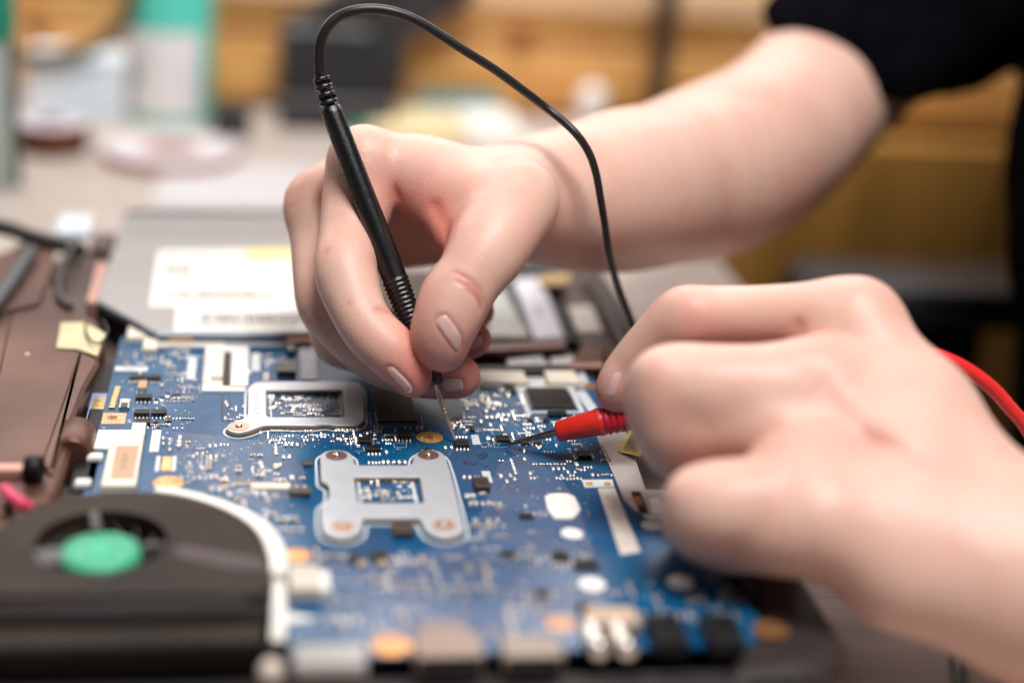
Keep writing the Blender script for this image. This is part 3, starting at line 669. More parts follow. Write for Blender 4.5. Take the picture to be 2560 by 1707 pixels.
MB().lathe(T0, A, [(0, .12), (.5, .42), (6, .55), (10.6, .62), (10.7, .86), (11.2, .86), (11.3, .66), (11.8, .66), (11.9, .92), (12.4, .92), (12.5, .78), (13, .86), (Lt - 3, .98), (Lt - 1.0, .55), (Lt - .9, .7), (Lt + 2, .7)], brass, 24).build('tip', bp_)
pts = [(800, 190, 514), (798, 150, 513), (801, 110, 512), (817, 71, 511), (848, 42, 511), (890, 27, 511), (940, 24, 512), (992, 33, 513), (1045, 54, 515), (1104, 90, 518), (1165, 129, 521), (1235, 173, 525), (1305, 224, 529), (1372, 275, 533), (1430, 324, 530),
       (1468, 374, 531), (1489, 430, 532), (1502, 500, 535), (1512, 560, 541), (1522, 630, 551), (1540, 700, 568), (1566, 770, 577), (1597, 838, 585), (1640, 900, 590), (1700, 950, 588)]
q = spline([deep(*p) for p in pts], 6); n = len(q)
MB().tube(q, [1.85 - .55 * min(1, max(0, (i / n - .25) / .5)) for i in range(n)], cab, 14).build('cable', bp_)
# moulded lettering along the barrel (raised, unreadable small caps)
mb = MB(); w3 = np.cross(Ld, MW @ [0, 0, 1.0]); w3 /= np.linalg.norm(w3); f3 = np.cross(w3, Ld); f3 *= -1 if np.dot(f3, MW @ [0, 0, 1.0]) > 0 else 1
for k, txt in enumerate('CONLIBED'):
    c0 = A + Ld * (69 - k * 1.7); an = 0.30
    left = -w3 if np.dot(-w3, MW @ [1, 0, 0]) < 0 else w3
    dirv = left * math.cos(an) + f3 * math.sin(an)
    tv = np.cross(dirv, Ld); c1 = c0 + dirv * 3.93
    for s in range(3):
        a_ = c1 + tv * (s - 1) * .45; vs = [a_ + Ld * x + tv * y + dirv * h for h in (0, .22) for x, y in ((-.5, -.1), (.5 - .3 * (k % 2), -.1), (.5 - .3 * (k % 2), .1), (-.5, .1))]
        mb.add(vs, [(0, 1, 2, 3), (7, 6, 5, 4)] + [(i, i + 4, (i + 1) % 4 + 4, (i + 1) % 4) for i in range(4)], bk)
mb.build('moulded_lettering', bp_)

rdm = mat('red_probe_plastic', (0.62, 0.022, 0.014), 0.34, spec=0.5, var=0.12, vscale=250, bump=0.15, bscale=4500, rvar=0.06)
rdc = mat('red_cable', (0.80, 0.03, 0.03), 0.36, var=0.08, vscale=150, bump=0.04, bscale=2500)
rgr = mat('red_grip', (0.55, 0.008, 0.03), 0.4, var=0.3, vscale=500)
A = deep(1391, 1079, 509); B = deep(2150, 905, 492); T1 = at(1262, 1112.5, 0.4)
rp_ = thing('test_probe', 'red test probe with a worn metal tip held in the left hand', 'test probe', T1, 'multimeter test probes')
Lb = np.linalg.norm(B - A)
pr = [(0, 2.2), (0.3, 3.2), (.9, 3.55), (13.5, 4.45), (14.5, 4.75), (15.6, 4.8), (16.4, 4.55)]
t = 16.8
for k in range(9): pr += [(t, 4.35), (t + .5, 4.95), (t + 1.4, 5.0), (t + 1.9, 4.35)]; t += 2.15
pr += [(t + 1, 4.6), (Lb - 4, 4.2), (Lb, 3.2)]
mb = MB(); mb.lathe(A, B, pr[:7], rdm, 36); mb.build('collar', rp_)
MB().lathe(A, B, pr[6:], rgr, 36).build('handle', rp_)
Lt = np.linalg.norm(T1 - A); wm = mat('worn_probe_metal', (0.34, 0.25, 0.20), 0.35, metal=1.0, var=0.5, vscale=500)
MB().lathe(T1, A, [(0, .1), (.8, .35), (5.5, .62), (6.2, .95), (6.8, 1.12), (7.4, 1.0), (8, .85), (Lt - 4, 1.15), (Lt + 2, 1.2)], wm, 20).build('tip', rp_)
mb = MB(); dr = (B - A) / np.linalg.norm(B - A); ur = np.cross(dr, MW @ [0, 0, 1.0]); ur /= np.linalg.norm(ur); ur *= 1 if ur[2] > 0 else -1; fr = np.cross(dr, ur); fr *= 1 if np.dot(fr, MW @ [0, 0, 1.0]) < 0 else -1
for k, a in enumerate((5.2, 6.6, 8.6)):                        # small moulded triangle and marks
    dv = ur * .88 + fr * .47; mb.blob(A + dr * a + dv * (3.6 + .06 * a), .42, .3, .3, rdm, 6, 3, False)
mb.build('moulded_mark', rp_)
pts = [(2130, 909, 492), (2210, 888, 491), (2265, 878, 490), (2311, 881, 490), (2364, 897, 491), (2423, 927, 493), (2481, 971, 496), (2525, 1020, 499), (2562, 1064, 502), (2620, 1160, 508)]
MB().tube(spline([deep(*p) for p in pts], 8), 2.35, rdc, 14).build('cable', rp_)
# ------------------------------------------------------------------ the open laptop: chassis, circuit board, fan, drive
copper_m = mat('bronze_magnesium', (0.165, 0.068, 0.043), 0.40, metal=0.4, var=0.3, vscale=15, col2=(0.075, 0.033, 0.022), bump=0.2, bscale=1500, rvar=0.12)
copper_d = mat('bronze_dark', (0.075, 0.042, 0.033), 0.5, metal=0.25, var=0.35, vscale=40, bump=0.2, bscale=1200)
pink_m = mat('bare_copper', (0.62, 0.33, 0.26), 0.35, metal=0.4, var=0.2, vscale=60)
blk = mat('black_part', (0.006, 0.006, 0.007), 0.5, spec=0.25, var=0.3, vscale=200)
near_black = mat('dark_recess', (0.016, 0.013, 0.012), 0.6, var=0.4, vscale=60)  # near-black base for recess floors, gap blocks and the front edge
steel_m = mat('brushed_steel', (0.58, 0.595, 0.63), 0.38, metal=0.35, var=0.05, vscale=120, bump=0.05, bscale=2000, rvar=0.05)
white_s = mat('white_silk', (0.62, 0.64, 0.66), 0.5, var=0.03, vscale=200)
white_b = mat('white_pad', (0.62, 0.62, 0.63), 0.5, var=0.03)
tin = mat('tinned_metal', (0.70, 0.655, 0.60), 0.28, metal=1.0, var=0.08, vscale=900, rvar=0.08)
gold = mat('gold_plate', (0.80, 0.56, 0.24), 0.26, metal=1.0, var=0.2, vscale=500, rvar=0.06)
cu_pad = mat('copper_pad', (0.66, 0.33, 0.13), 0.32, metal=0.8, var=0.35, vscale=350, rvar=0.08)
chip_m = mat('chip_epoxy', (0.012, 0.010, 0.009), 0.46, spec=0.3, var=0.25, vscale=300, bump=0.12, bscale=4000, rvar=0.06)
chip_b = mat('brown_epoxy', (0.055, 0.038, 0.028), 0.45, var=0.25, vscale=200)
tan_c = mat('ceramic_tan', (0.40, 0.255, 0.14), 0.45, var=0.2, vscale=400); grey_c = mat('ceramic_grey', (0.35, 0.315, 0.28), 0.45, var=0.15, vscale=400); dk_c = mat('resistor_black', (0.015, 0.013, 0.013), 0.4)
cream_m = mat('cream_plastic', (0.78, 0.69, 0.56), 0.42, var=0.06, vscale=80)
kap = mat('amber_tape', (0.52, 0.31, 0.175), 0.3, var=0.18, vscale=60, col2=(0.44, 0.25, 0.135)); amber = mat('amber_part', (0.62, 0.29, 0.07), 0.35, var=0.2, vscale=200)
yel_m = mat('yellow_tape', (0.70, 0.57, 0.33), 0.5, var=0.08, vscale=60)

pcb_m = mat('blue_solder_mask', (0.0002, 0.076, 0.190), 0.20, spec=0.34, var=0.35, vscale=70, col2=(0.0003, 0.047, 0.120), bump=0.10, bscale=900, rvar=0.08)
# fine copper tracks under the lacquer: slight lightening along thin runs
nt = pcb_m.node_tree; Nn = nt.nodes; Ln = nt.links; bs = Nn['Principled BSDF']; tcn = Nn.new('ShaderNodeTexCoord')
fac = None
for dr, sc, rot in (('X', 300.0, 0.0), ('Y', 260.0, 0.0), ('DIAGONAL', 210.0, 0.3)):
    wv = Nn.new('ShaderNodeTexWave'); wv.bands_direction = dr; wv.inputs['Scale'].default_value = sc; wv.inputs['Distortion'].default_value = 0.0
    Ln.new(tcn.outputs['Object'], wv.inputs['Vector'])
    st = Nn.new('ShaderNodeMath'); st.operation = 'GREATER_THAN'; st.inputs[1].default_value = 0.72; Ln.new(wv.outputs['Fac'], st.inputs[0])
    vz = Nn.new('ShaderNodeTexVoronoi'); vz.inputs['Scale'].default_value = 60 + sc / 8; Ln.new(tcn.outputs['Object'], vz.inputs['Vector'])
    sep = Nn.new('ShaderNodeSeparateColor'); Ln.new(vz.outputs['Color'], sep.inputs['Color'])
    gt = Nn.new('ShaderNodeMath'); gt.operation = 'GREATER_THAN'; gt.inputs[1].default_value = 0.62; Ln.new(sep.outputs['Red'], gt.inputs[0])
    ml = Nn.new('ShaderNodeMath'); ml.operation = 'MULTIPLY'; Ln.new(st.outputs[0], ml.inputs[0]); Ln.new(gt.outputs[0], ml.inputs[1])
    if fac is None: fac = ml
    else:
        mxn = Nn.new('ShaderNodeMath'); mxn.operation = 'MAXIMUM'; Ln.new(fac.outputs[0], mxn.inputs[0]); Ln.new(ml.outputs[0], mxn.inputs[1]); fac = mxn
mxx = Nn.new('ShaderNodeMix'); mxx.data_type = 'RGBA'; old = bs.inputs['Base Color'].links[0].from_socket
sc_ = Nn.new('ShaderNodeMath'); sc_.operation = 'MULTIPLY'; sc_.inputs[1].default_value = 0.5; Ln.new(fac.outputs[0], sc_.inputs[0])
Ln.new(sc_.outputs[0], mxx.inputs['Factor']); Ln.new(old, mxx.inputs['A']); mxx.inputs['B'].default_value = (0.002, 0.105, 0.22, 1); Ln.new(mxx.outputs['Result'], bs.inputs['Base Color'])

haze_film = Nn.new('ShaderNodeTexNoise'); haze_film.inputs['Scale'].default_value = 16; haze_film.inputs['Detail'].default_value = 5; haze_film.inputs['Roughness'].default_value = 0.55  # flux film patches; their lavender also paints in the board's reflected haze
Ln.new(tcn.outputs['Object'], haze_film.inputs['Vector'])
fr_ = Nn.new('ShaderNodeMapRange'); fr_.inputs['From Min'].default_value = 0.47; fr_.inputs['From Max'].default_value = 0.66; fr_.inputs['To Max'].default_value = 0.17; Ln.new(haze_film.outputs['Fac'], fr_.inputs['Value'])
fm = Nn.new('ShaderNodeMix'); fm.data_type = 'RGBA'; Ln.new(fr_.outputs['Result'], fm.inputs['Factor']); Ln.new(mxx.outputs['Result'], fm.inputs['A']); fm.inputs['B'].default_value = (0.25, 0.24, 0.34, 1)
Ln.new(fm.outputs['Result'], bs.inputs['Base Color'])

# chassis -------------------------------------------------------------
base = thing('laptop_chassis', 'opened bronze laptop base with dents and scuffs carrying the blue board', 'laptop base', (0, 0, ZT))
P = lambda *q, z=0.0: [at(u, v, z) for u, v in q]
MB().prism(rounded([(-330, -146), (95, -139), (95, 215), (-330, 215)], 26, 8), ZT + .2, -9, copper_d, bev=1.2).build('bottom_tray', base)
MB().prism(rounded(P((-90, 648), (70, 618), (146, 726), (252, 806), (262, 856), (238, 905), (214, 962), (192, 1012), (186, 1092), (140, 1238), (-90, 1300), z=4), 2, 3), -8.9, 4, copper_m, bev=1.6).build('side_panel', base)
MB().prism(P((130, 738), (146, 640), (215, 612), (262, 640), (230, 770), (190, 790), z=2), -8.9, 1, copper_d, bev=.5).build('recess_floor', base)
MB().prism(P((214, 752), (243, 655), (268, 655), (240, 757), z=5), -8.9, 5, pink_m, bev=.6).build('copper_rib', base)
MB().prism(P((224, 612), (232, 575), (288, 572), (276, 616), z=6), -8.9, 4.5, copper_d, bev=1).build('hinge_block', base)
MB().prism(P((-30, 655), (50, 612), (132, 604), (140, 660), (100, 760), (-30, 790), z=5), 4.01, 5.6, copper_m, bev=.8).build('raised_plate', base)
MB().prism(rounded(P((198, 872), (250, 898), (214, 962), (176, 1060), (132, 1180), (96, 1160), (150, 1010), z=6), 2, 3), 4.01, 5.8, copper_m, bev=1.3).build('ledge', base)
mb = MB(); c = at(186, 1082, 5); mb.lathe((c[0], c[1] - 9, 1), (c[0], c[1] + 9, 1), [(0, 5.4), (1, 6.2), (17, 6.2), (18, 5.4)], copper_m, 24); mb.build('boss', base)
mb = MB(); a = at(-70, 1172, 6); b_ = at(84, 1170, 6); mb.box(a[0], b_[0], a[1] - 2.2, a[1] + 2.2, 4.02, 7.2, pink_m, .8); mb.build('copper_bar', base)
c = at(98, 1184, 6); MB().lathe((c[0] - 4, c[1], 8), (c[0] + 2.5, c[1] - 1, 8), [(0, 3.6), (0.6, 4.2), (4.5, 4.2), (5.2, 3.4), (5.2, 1.6), (3, 1.4)], blk, 20).build('grommet', base)
mb = MB(); mb.prism(P((-80, 1230), (150, 1236), (150, 1300), (-80, 1420), z=2), -8.9, 2, copper_m, bev=1); mb.build('lower_panel', base)
for u0, u1, v0, v1, zt, m in ((196, 300, 1012, 905, -4, near_black), (196, 250, 1130, 1020, -2, blk), (168, 236, 1225, 1128, 0, blk), (120, 205, 1262, 1215, -1, near_black)):
    a, b_, d_ = at(u0, v0, zt), at(u1, v0, zt), at((u0 + u1) / 2, v1, zt); MB().box(a[0], b_[0], a[1], d_[1], -8.9, zt, m, .6).build('bracket', base)  # dark blocks: the shaded gap beside the board, put in as colour
for u, v in ((206, 1205), (236, 1140)):
    c = at(u, v, 1); MB().box(c[0] - 2.2, c[0] + 2.6, c[1] - 2, c[1] + 2, -1.9, 1.6, white_b, .5).build('clip', base)
# rims to the right and in front
MB().prism(rounded([(56, -140.5), (94, -138), (94, 214), (76, 214), (75, -112), (60, -131)], 22, 6), -8.9, -1, mat('dark_rim', (0.030, 0.020, 0.018), 0.5, var=0.3), bev=2.5).build('rim', base)
MB().box(-330, 62, -141.5, -133, -8.9, -4, near_black, 1.2).build('front_edge', base)
MB().prism(P((1395, 652), (1470, 640), (1595, 905), (1480, 925), (1420, 770), z=1), -8.9, 1, copper_d, bev=1).build('corner_plate', base)
MB().prism(P((1420, 915), (1455, 862), (1515, 872), (1512, 915), z=3), 1.01, 4.0, copper_m, bev=1.5).build('boss', base)
for u, v in ((1456, 722), (1513, 802), (1388, 712)):
    c = at(u, v, 1.2); MB().disc(c, 2.6, 1.02, 1.3, blk, 16).build('screw_hole', base)
MB().prism(P((1420, 768), (1478, 766), (1507, 832), (1444, 834), z=1), 1.05, 1.5, white_b).build('sticker', base)
MB().prism(P((1346, 690), (1426, 680), (1424, 706), (1352, 712), z=1.5), -8.9, 1.5, gold, bev=.5).build('contact_strip', base)

# the board ------------------------------------------------------------
bd = thing('circuit_board', 'blue laptop circuit board crowded with chips, plates and solder points', 'circuit board', (-30, -20, -1.2))
LX = at(301, 880)[0]
outline = [(LX - 1, 97), (-20, 91), (-18, 67), (50, 66), (60, 60), (62, 12), (51, 6), (48.6, -41), (56, -50), (70, -52), (72, -118), (66, -128.5), (-58.5, -130), (-58.5, -82), (-66, -60), (-82, -44), (-100, -39), (-119.6, -38), (-119.6, -3), (-119.6, 20)]
MB().prism(outline, -1.2, 0, pcb_m).build('board', bd)
def R(ul, ur, vf, vb, z=0.0):            # a rectangle on the board: its front edge runs from ul to ur at vf, its back lies at vb
    a, b, c = at(ul, vf, z), at(ur, vf, z), at((ul + ur) / 2, vb, z); return a[0], b[0], a[1], max(c[1], a[1] + .25)
def flat(name, m, *q, z0=0.02, z1=0.12): return MB().prism(P(*q, z=z1), z0, z1, m).build(name, bd)
def slab(name, m, ul, ur, vf, vb, h, z0=0.02, bev=0.0, parent=None):
    x0, x1, y0, y1 = R(ul, ur, vf, vb, z0); return MB().box(x0, x1, y0, y1, z0, z0 + h, m, bev).build(name, parent or bd)

def soic(ul, ur, vf, depth=3.9, h=1.45, side=False, n=4, pads=True):
    a, b = at(ul, vf, .2), at(ur, vf, .2); x0, x1, y0 = a[0], b[0], a[1]
    y1 = y0 + depth; mb = MB()
    mb.box(x0, x1, y0, y1, .18, h * .55, chip_m); mb.box(x0 + .12, x1 - .12, y0 + .25, y1 - .12, h * .55, h, chip_m, .1)
    mb.disc((x0 + .75, y0 + .85), .32, h + .001, h + .006, dk_c, 10)
    ch = mb.build('microchip', bd); pn = MB()
    def pin(x, y, dx, dy):               # a gull-wing leg leaving the body at (x, y) in direction (dx, dy)
        w = .24; px_, py_ = -dy * w, dx * w
        pr = [(0, h * .50), (.35, h * .50), (.55, .22), (1.05, .16), (1.05, .04), (.45, .04), (.25, h * .38), (0, h * .38)]
        vs = [(x + dx * t - px_, y + dy * t - py_, z) for t, z in pr] + [(x + dx * t + px_, y + dy * t + py_, z) for t, z in pr]
        pn.add(vs, [(i, (i + 1) % 8, 8 + (i + 1) % 8, 8 + i) for i in range(8)] + [(0, 1, 6, 7), (1, 2, 5, 6), (2, 3, 4, 5), (15, 14, 9, 8), (14, 13, 10, 9), (13, 12, 11, 10)], tin)
        if pads: pn.blob((x + dx * 1.05, y + dy * 1.05, .03), .36, .36, .16, tin, 8, 3)
    for k in range(n):
        if side:
            y = y0 + (y1 - y0) * (k + .5) / n; pin(x0, y, -1, 0); pin(x1, y, 1, 0)
        else:
            x = x0 + (x1 - x0) * (k + .5) / n; pin(x, y0, 0, -1); pin(x, y1, 0, 1)
    pn.build('pins', ch); return ch
for c in ((322.7, 360.8, 952), (363.7, 401, 952), (338.5, 378.4, 1002), (334.4, 373, 1041), (377, 415.8, 1041), (336, 374.7, 1065), (992.7, 1030, 1098), (916.5, 954, 1131), (1138, 1174, 1119.5)): soic(*c)
soic(896, 927.5, 1110, 4.4, 1.3, True); soic(1243, 1276, 1106, 4.2, 1.3, True); soic(1446, 1479, 1148, 4.6, 1.4, True)
for c in ((1174, 1186, 1079, 2.2), (1321, 1332, 1055, 2.2), (1360, 1371.5, 1055, 2.2), (1065, 1075, 1128, 2.0), (1306, 1324, 1112, 1.6)): soic(c[0], c[1], c[2], c[3], 1.0, True, 2)
for c in ((1334, 1357, 1112, 1.6), (384, 396, 1003, 1.3), (400, 410, 998, 1.2), (414, 424, 988, 1.3), (430, 452, 992, 1.3), (382, 396, 1060, 1.4), (412, 428, 1058, 1.4), (392, 400, 1074, 1.4), (891, 900, 1112, 1.6), (840, 852, 1094, 1.5)): soic(c[0], c[1], c[2], c[3], .9, False, 2)
def chip_block(name, m, *a, h=1.2, ends=None):
    o = slab(name, m, *a, h=h, bev=.12); return o
chip_block('chip', chip_m, 1265, 1290, 983, 964, h=1.0)
chip_block('inductor', chip_b, 692, 740, 942, 916, h=2.4); chip_block('inductor', chip_b, 717, 738.5, 889, 868, h=2.2)
chip_block('inductor', chip_b, 1188, 1226, 1232, 1207, h=2.4); chip_block('inductor', chip_b, 983, 1035, 1347, 1318, h=2.4); chip_block('inductor', chip_b, 723, 777, 1244, 1230, h=1.8)
chip_block('chip', chip_b, 759, 782, 1166, 1156, h=.9); chip_block('connector', blk, 1372, 1418, 1045, 1035, h=1.6); chip_block('memory_chip', chip_m, 943, 1043, 1058, 975, h=1.0)
for ul, ur, vf, vb in ((1340, 1375, 1497, 1478), (1448, 1480, 1530, 1510), (872, 905, 1412, 1392), (925, 970, 1408, 1385), (1250, 1290, 1394, 1384), (1300, 1335, 1300, 1290), (1440, 1500, 1428, 1405), (1385, 1425, 1405, 1385)): chip_block('chip', chip_m, ul, ur, vf, vb, h=1.2)
# big square chip in its white outline
x0, x1, y0, y1 = R(1330, 1443, 1026, 975); q = [(x0, y0), (x1, y0), (x1, y1), (x0, y1)]
MB().ring([(x0 - 2.6, y0 - 2.2), (x1 + 2.6, y0 - 2.2), (x1 + 2.6, y1 + 2.2), (x0 - 2.6, y1 + 2.2)], [(x0 - .6, y0 - .6), (x1 + .6, y0 - .6), (x1 + .6, y1 + .6), (x0 - .6, y1 + .6)], .02, .08, white_s).build('silkscreen', bd)
mb = MB(); mb.box(x0 + .8, x1 - .8, y0 + .8, y1 - .8, .2, 1.5, chip_m, .15); q_ = mb.build('square_chip', bd)
mb = MB()
for s in np.linspace(.06, .94, 26):
    for (cx, cy, lx, ly) in ((x0 + (x1 - x0) * s, y0 + .3, .13, .55), (x0 + (x1 - x0) * s, y1 - .3, .13, .55), (x0 + .3, y0 + (y1 - y0) * s, .55, .13), (x1 - .3, y0 + (y1 - y0) * s, .55, .13)):
        mb.box(cx - lx, cx + lx, cy - ly, cy + ly, .1, .55, tin)
mb.build('pins', q_)

# the two steel stiffener plates
def plate(name, outer, inner, z0, z1, screws, ring_d, label):
    o = bd; x = ccw(P(*outer, z=z1)); h = ccw(P(*inner, z=z1)); n = 96
    def resample(poly, n, c, a0=0.0):
        pts = [np.array(p) for p in poly] + [np.array(poly[0])]; out = []
        for k in range(n):
            an = a0 + 2 * math.pi * k / n; d = np.array([math.cos(an), math.sin(an)]); best = None
            for a, b in zip(pts[:-1], pts[1:]):
                e = b - a; den = d[0] * e[1] - d[1] * e[0]
                if abs(den) < 1e-9: continue
                w = a - c; t = (w[0] * e[1] - w[1] * e[0]) / den; s = (w[0] * d[1] - w[1] * d[0]) / den
                if t > 0 and -1e-6 <= s <= 1 + 1e-6 and (best is None or t > best): best = t
            out.append(c + d * (best or 1.0))
        return out
    pr = rounded(x, 2.4, 5); hr = rounded(h, 1.0, 3)
    bm = bpy.data.curves.new(name, 'CURVE'); bm.dimensions = '2D'; bm.fill_mode = 'BOTH'; bm.extrude = ((z1 - z0) / 2 - .18) * MM; bm.bevel_depth = 0.00018; bm.bevel_resolution = 2
    for loop in (pr, hr):
        sp = bm.splines.new('POLY'); sp.points.add(len(loop) - 1); sp.use_cyclic_u = True
        for k, q in enumerate(loop): sp.points[k].co = (q[0] * MM, q[1] * MM, 0, 1)
    tmp = bpy.data.objects.new(name, bm); COL.objects.link(tmp); dg = bpy.context.evaluated_depsgraph_get(); me = bpy.data.meshes.new_from_object(tmp.evaluated_get(dg))
    bpy.data.objects.remove(tmp); me.transform(Matrix.Translation((0, 0, (z0 + z1) / 2 * MM))); me.materials.clear(); me.materials.append(steel_m)
    ob = bpy.data.objects.new(name, me); COL.objects.link(ob); ob.parent = bd; ob.matrix_parent_inverse = Matrix.Translation(bd.location).inverted()
    ob['label'] = label
    for lp, lq, mm_, za, zb, nm in (([q for q in offset(pr, .45)], [q for q in offset(hr, -.5)], mat('reflection_brown', (0.20, 0.13, 0.06), 0.4, var=0.3, vscale=200), .1, z0 - .02, 'edge_reflection'),):  # added layer: plate-edge reflection and dark gap painted in brown
        c2 = bpy.data.curves.new(nm, 'CURVE'); c2.dimensions = '2D'; c2.fill_mode = 'BOTH'; c2.extrude = (zb - za) / 2 * MM
        for loop in (lp, lq):
            sp = c2.splines.new('POLY'); sp.points.add(len(loop) - 1); sp.use_cyclic_u = True
            for k, q in enumerate(loop): sp.points[k].co = (q[0] * MM, q[1] * MM, 0, 1)
        tmp = bpy.data.objects.new(nm, c2); COL.objects.link(tmp); me2 = bpy.data.meshes.new_from_object(tmp.evaluated_get(bpy.context.evaluated_depsgraph_get())); bpy.data.objects.remove(tmp)
        me2.transform(Matrix.Translation((0, 0, (za + zb) / 2 * MM))); me2.materials.clear(); me2.materials.append(mm_)
        o2 = bpy.data.objects.new(nm, me2); COL.objects.link(o2); o2.parent = ob
    A_ = offset(pr, ring_d); B_ = offset(pr, ring_d - .7); MB().ring(A_, B_, .02, .1, white_s).build('silkscreen', bd)
    for u, v, m in screws:
        c = at(u, v, z1 + .1); mb = MB(); mb.disc(c, 3.55, z1 + .02, z1 + .16, m, 32); mb.build('washer', ob)
        mb = MB(); mb.lathe((c[0], c[1], z1 + .16), (c[0], c[1], z1 + 2), [(0, 1.25), (.5, 1.2), (.75, .9), (.85, .3), (.6, .25)], tin, 20); mb.build('screw', ob)
    return ob
Z1c = lambda a, b: (200 + a * .29328, 780 + b * .29337)
Z8 = lambda a, b: (760 + a * .20408, 1100 + b * .20408)
brn_w = mat('brown_washer', (0.20, 0.115, 0.10), 0.4, metal=0.4); cu_w = mat('copper_washer', (0.66, 0.40, 0.27), 0.36, metal=0.55, var=0.1)
plate('gpu_plate', [(622, 968), (640, 954.5), (860, 953), (900, 958), (905, 975), (909, 1046), (903, 1056), (888, 1061.6), (832, 1061.6), (822, 1059), (800, 1059), (790, 1061.6), (660, 1061.6), (640, 1069), (622, 1076), (598, 1081), (578, 1078), (568, 1071), (570, 1062), (585, 1055), (612, 1046), (621, 1038)],
      [(664, 974), (858, 974), (864, 1040), (856, 1043), (672, 1043), (664, 1038)], .9, 1.8, [(597, 1065, cu_w)], 1.5, 'steel plate round a window with one copper washer foot')
cp8 = [Z8(*q) for q in ((205, 185), (260, 140), (400, 118), (530, 140), (592, 190), (604, 262), (630, 310), (1300, 310), (1343, 270), (1352, 195), (1400, 140), (1530, 115), (1670, 140), (1722, 195), (1790, 400), (1905, 860), (1952, 1075), (1938, 1122), (1850, 1170), (1700, 1192), (1560, 1150), (1482, 1080), (1452, 985), (1400, 943), (725, 945), (706, 1005), (690, 1110), (600, 1170), (450, 1190), (330, 1170), (250, 1120), (216, 1000), (216, 785), (318, 715), (318, 545), (222, 500))]
plate('cpu_plate', cp8, [Z8(*q) for q in ((602, 442), (1430, 442), (1482, 770), (655, 770))], .9, 1.8, [(841, 1138, brn_w), (1071, 1136.5, brn_w), (857, 1315, cu_w), (1110, 1312, cu_w)], 1.9, 'H shaped steel plate with four screws round a window')
# silkscreen marks in the windows
for q in ([(672, 984), (676, 984), (680, 1042), (676, 1042)], [(848, 984), (852, 984), (857, 1042), (853, 1042)], [(676, 981), (848, 981), (848, 984), (676, 984)]): flat('silkscreen', white_s, *q, z1=.09)
for q in ([(1024, 1196), (1032, 1196), (1046, 1256), (1038, 1256)], [(892, 1196), (898, 1196), (905, 1256), (899, 1256)]): flat('silkscreen', white_s, *q, z1=.09)
mb = MB()
for k in range(7):                        # printed serial on the left limb of the plate
    y = 975 + k * 9.2
    for j, (a, b) in enumerate(((632, 634), (636, 642), (644, 646))):
        x0, x1, y0, y1 = R(a + (k * 3 + j) % 2, b + 4, y + j * 1.7, y + j * 1.7 - 1.0, 1.8); mb.box(x0, x1, y0, y1, 1.98, 2.0, white_s)
mb.build('plate_print', bd)
mb = MB()
for k in range(5):
    x0, x1, y0, y1 = R(873 - k, 886 + k, 1002 + k * 5.5, 999.5 + k * 5.5, 1.8); mb.box(x0, x1, y0, y1, 1.98, 2.0, white_s)
mb.build('plate_print', bd)

slab('connector', cream_m, 628, 724, 1229, 1216, 1.4, bev=.15); mb = MB(); x0, x1, y0, y1 = R(580, 730, 1214, 1209)
for k in range(26): x = x0 + (x1 - x0) * k / 26; mb.box(x, x + .32, y0, y1 + .2, .02, .5, gold)
mb.build('pins', bd)
mk_ = mat('marker_ink', (0.006, 0.008, 0.02), 0.4); mp_ = mat('purple_marker', (0.05, 0.006, 0.03), 0.4); Z7 = lambda a, b: (1100 + a * .17218, 1100 + b * .17218)
def stroke(q, m, r=.16): MB().tube([at(*a) for a in spline([np.array(Z7(*c)) for c in q], 5)], r, m, 6).build('marker_stroke', bd)
stroke([(525, 235), (570, 200), (640, 185), (685, 205), (660, 250), (600, 275), (560, 250), (600, 215), (650, 225)], mk_); stroke([(580, 270), (630, 240), (670, 215)], mk_)
stroke([(330, 310), (360, 340), (400, 330), (380, 305), (360, 330), (430, 360), (470, 330), (440, 320)], mp_); stroke([(470, 380), (500, 345), (540, 350)], mk_); stroke([(640, 395), (690, 375)], mk_)
# printed and stuck-on areas
slab('silkscreen', white_s, 286, 368, 927, 916, .08); slab('silkscreen', white_s, 466, 487, 947, 891, .08); slab('silkscreen', white_s, 628, 650, 927, 883, .08)
flat('insulator', white_b, (246, 1074), (331, 1074), (322, 1108), (280, 1121), (234, 1119.5), z1=.9)
slab('silkscreen', white_s, 372.5, 396, 1129.5, 1075, .10); slab('silkscreen', white_s, 386, 397, 1178, 1140, .10); slab('silkscreen', white_s, 428, 438.5, 1177, 1140, .10)
slab('copper_contact', cu_pad, 402, 427, 1177, 1141, .10); slab('gold_contact', gold, 406, 413, 1173, 1144, .09, z0=.13); slab('gold_contact', gold, 416, 422, 1173, 1144, .09, z0=.13)
flat('silkscreen', white_s, (1177, 1087), (1195, 1086), (1202, 1110), (1182.5, 1111), z1=.09)
flat('silkscreen', white_s, (1203, 1177), (1224, 1177), (1232, 1205), (1212, 1206), z1=.09)
flat('silkscreen', white_s, (1437, 978), (1462, 976), (1500, 1030), (1478, 1038), z1=.09)
flat('label_strip', mat('aged_label', (0.66, 0.60, 0.55), 0.5, var=0.25, vscale=70, col2=(0.42, 0.35, 0.30)), (1494, 1220), (1536, 1218), (1602, 1378), (1552, 1386), z1=.15)
flat('silkscreen', white_s, (1454, 1199), (1531, 1198), (1535, 1216), (1462, 1218), z1=.1)
for u in (1464, 1510): flat('copper_contact', amber, (u, 1204), (u + 17, 1204), (u + 19, 1212), (u + 2, 1212), z0=.12, z1=.3)
flat('foam_pad', white_b, *[(1100 + a * .17218, 1100 + b * .17218) for a, b in ((1520, 810), (1610, 772), (1740, 765), (1860, 775), (1950, 812), (2000, 910), (2040, 1000), (1985, 1080), (1920, 1132), (1670, 1132), (1610, 1070), (1560, 990))], z1=.5)
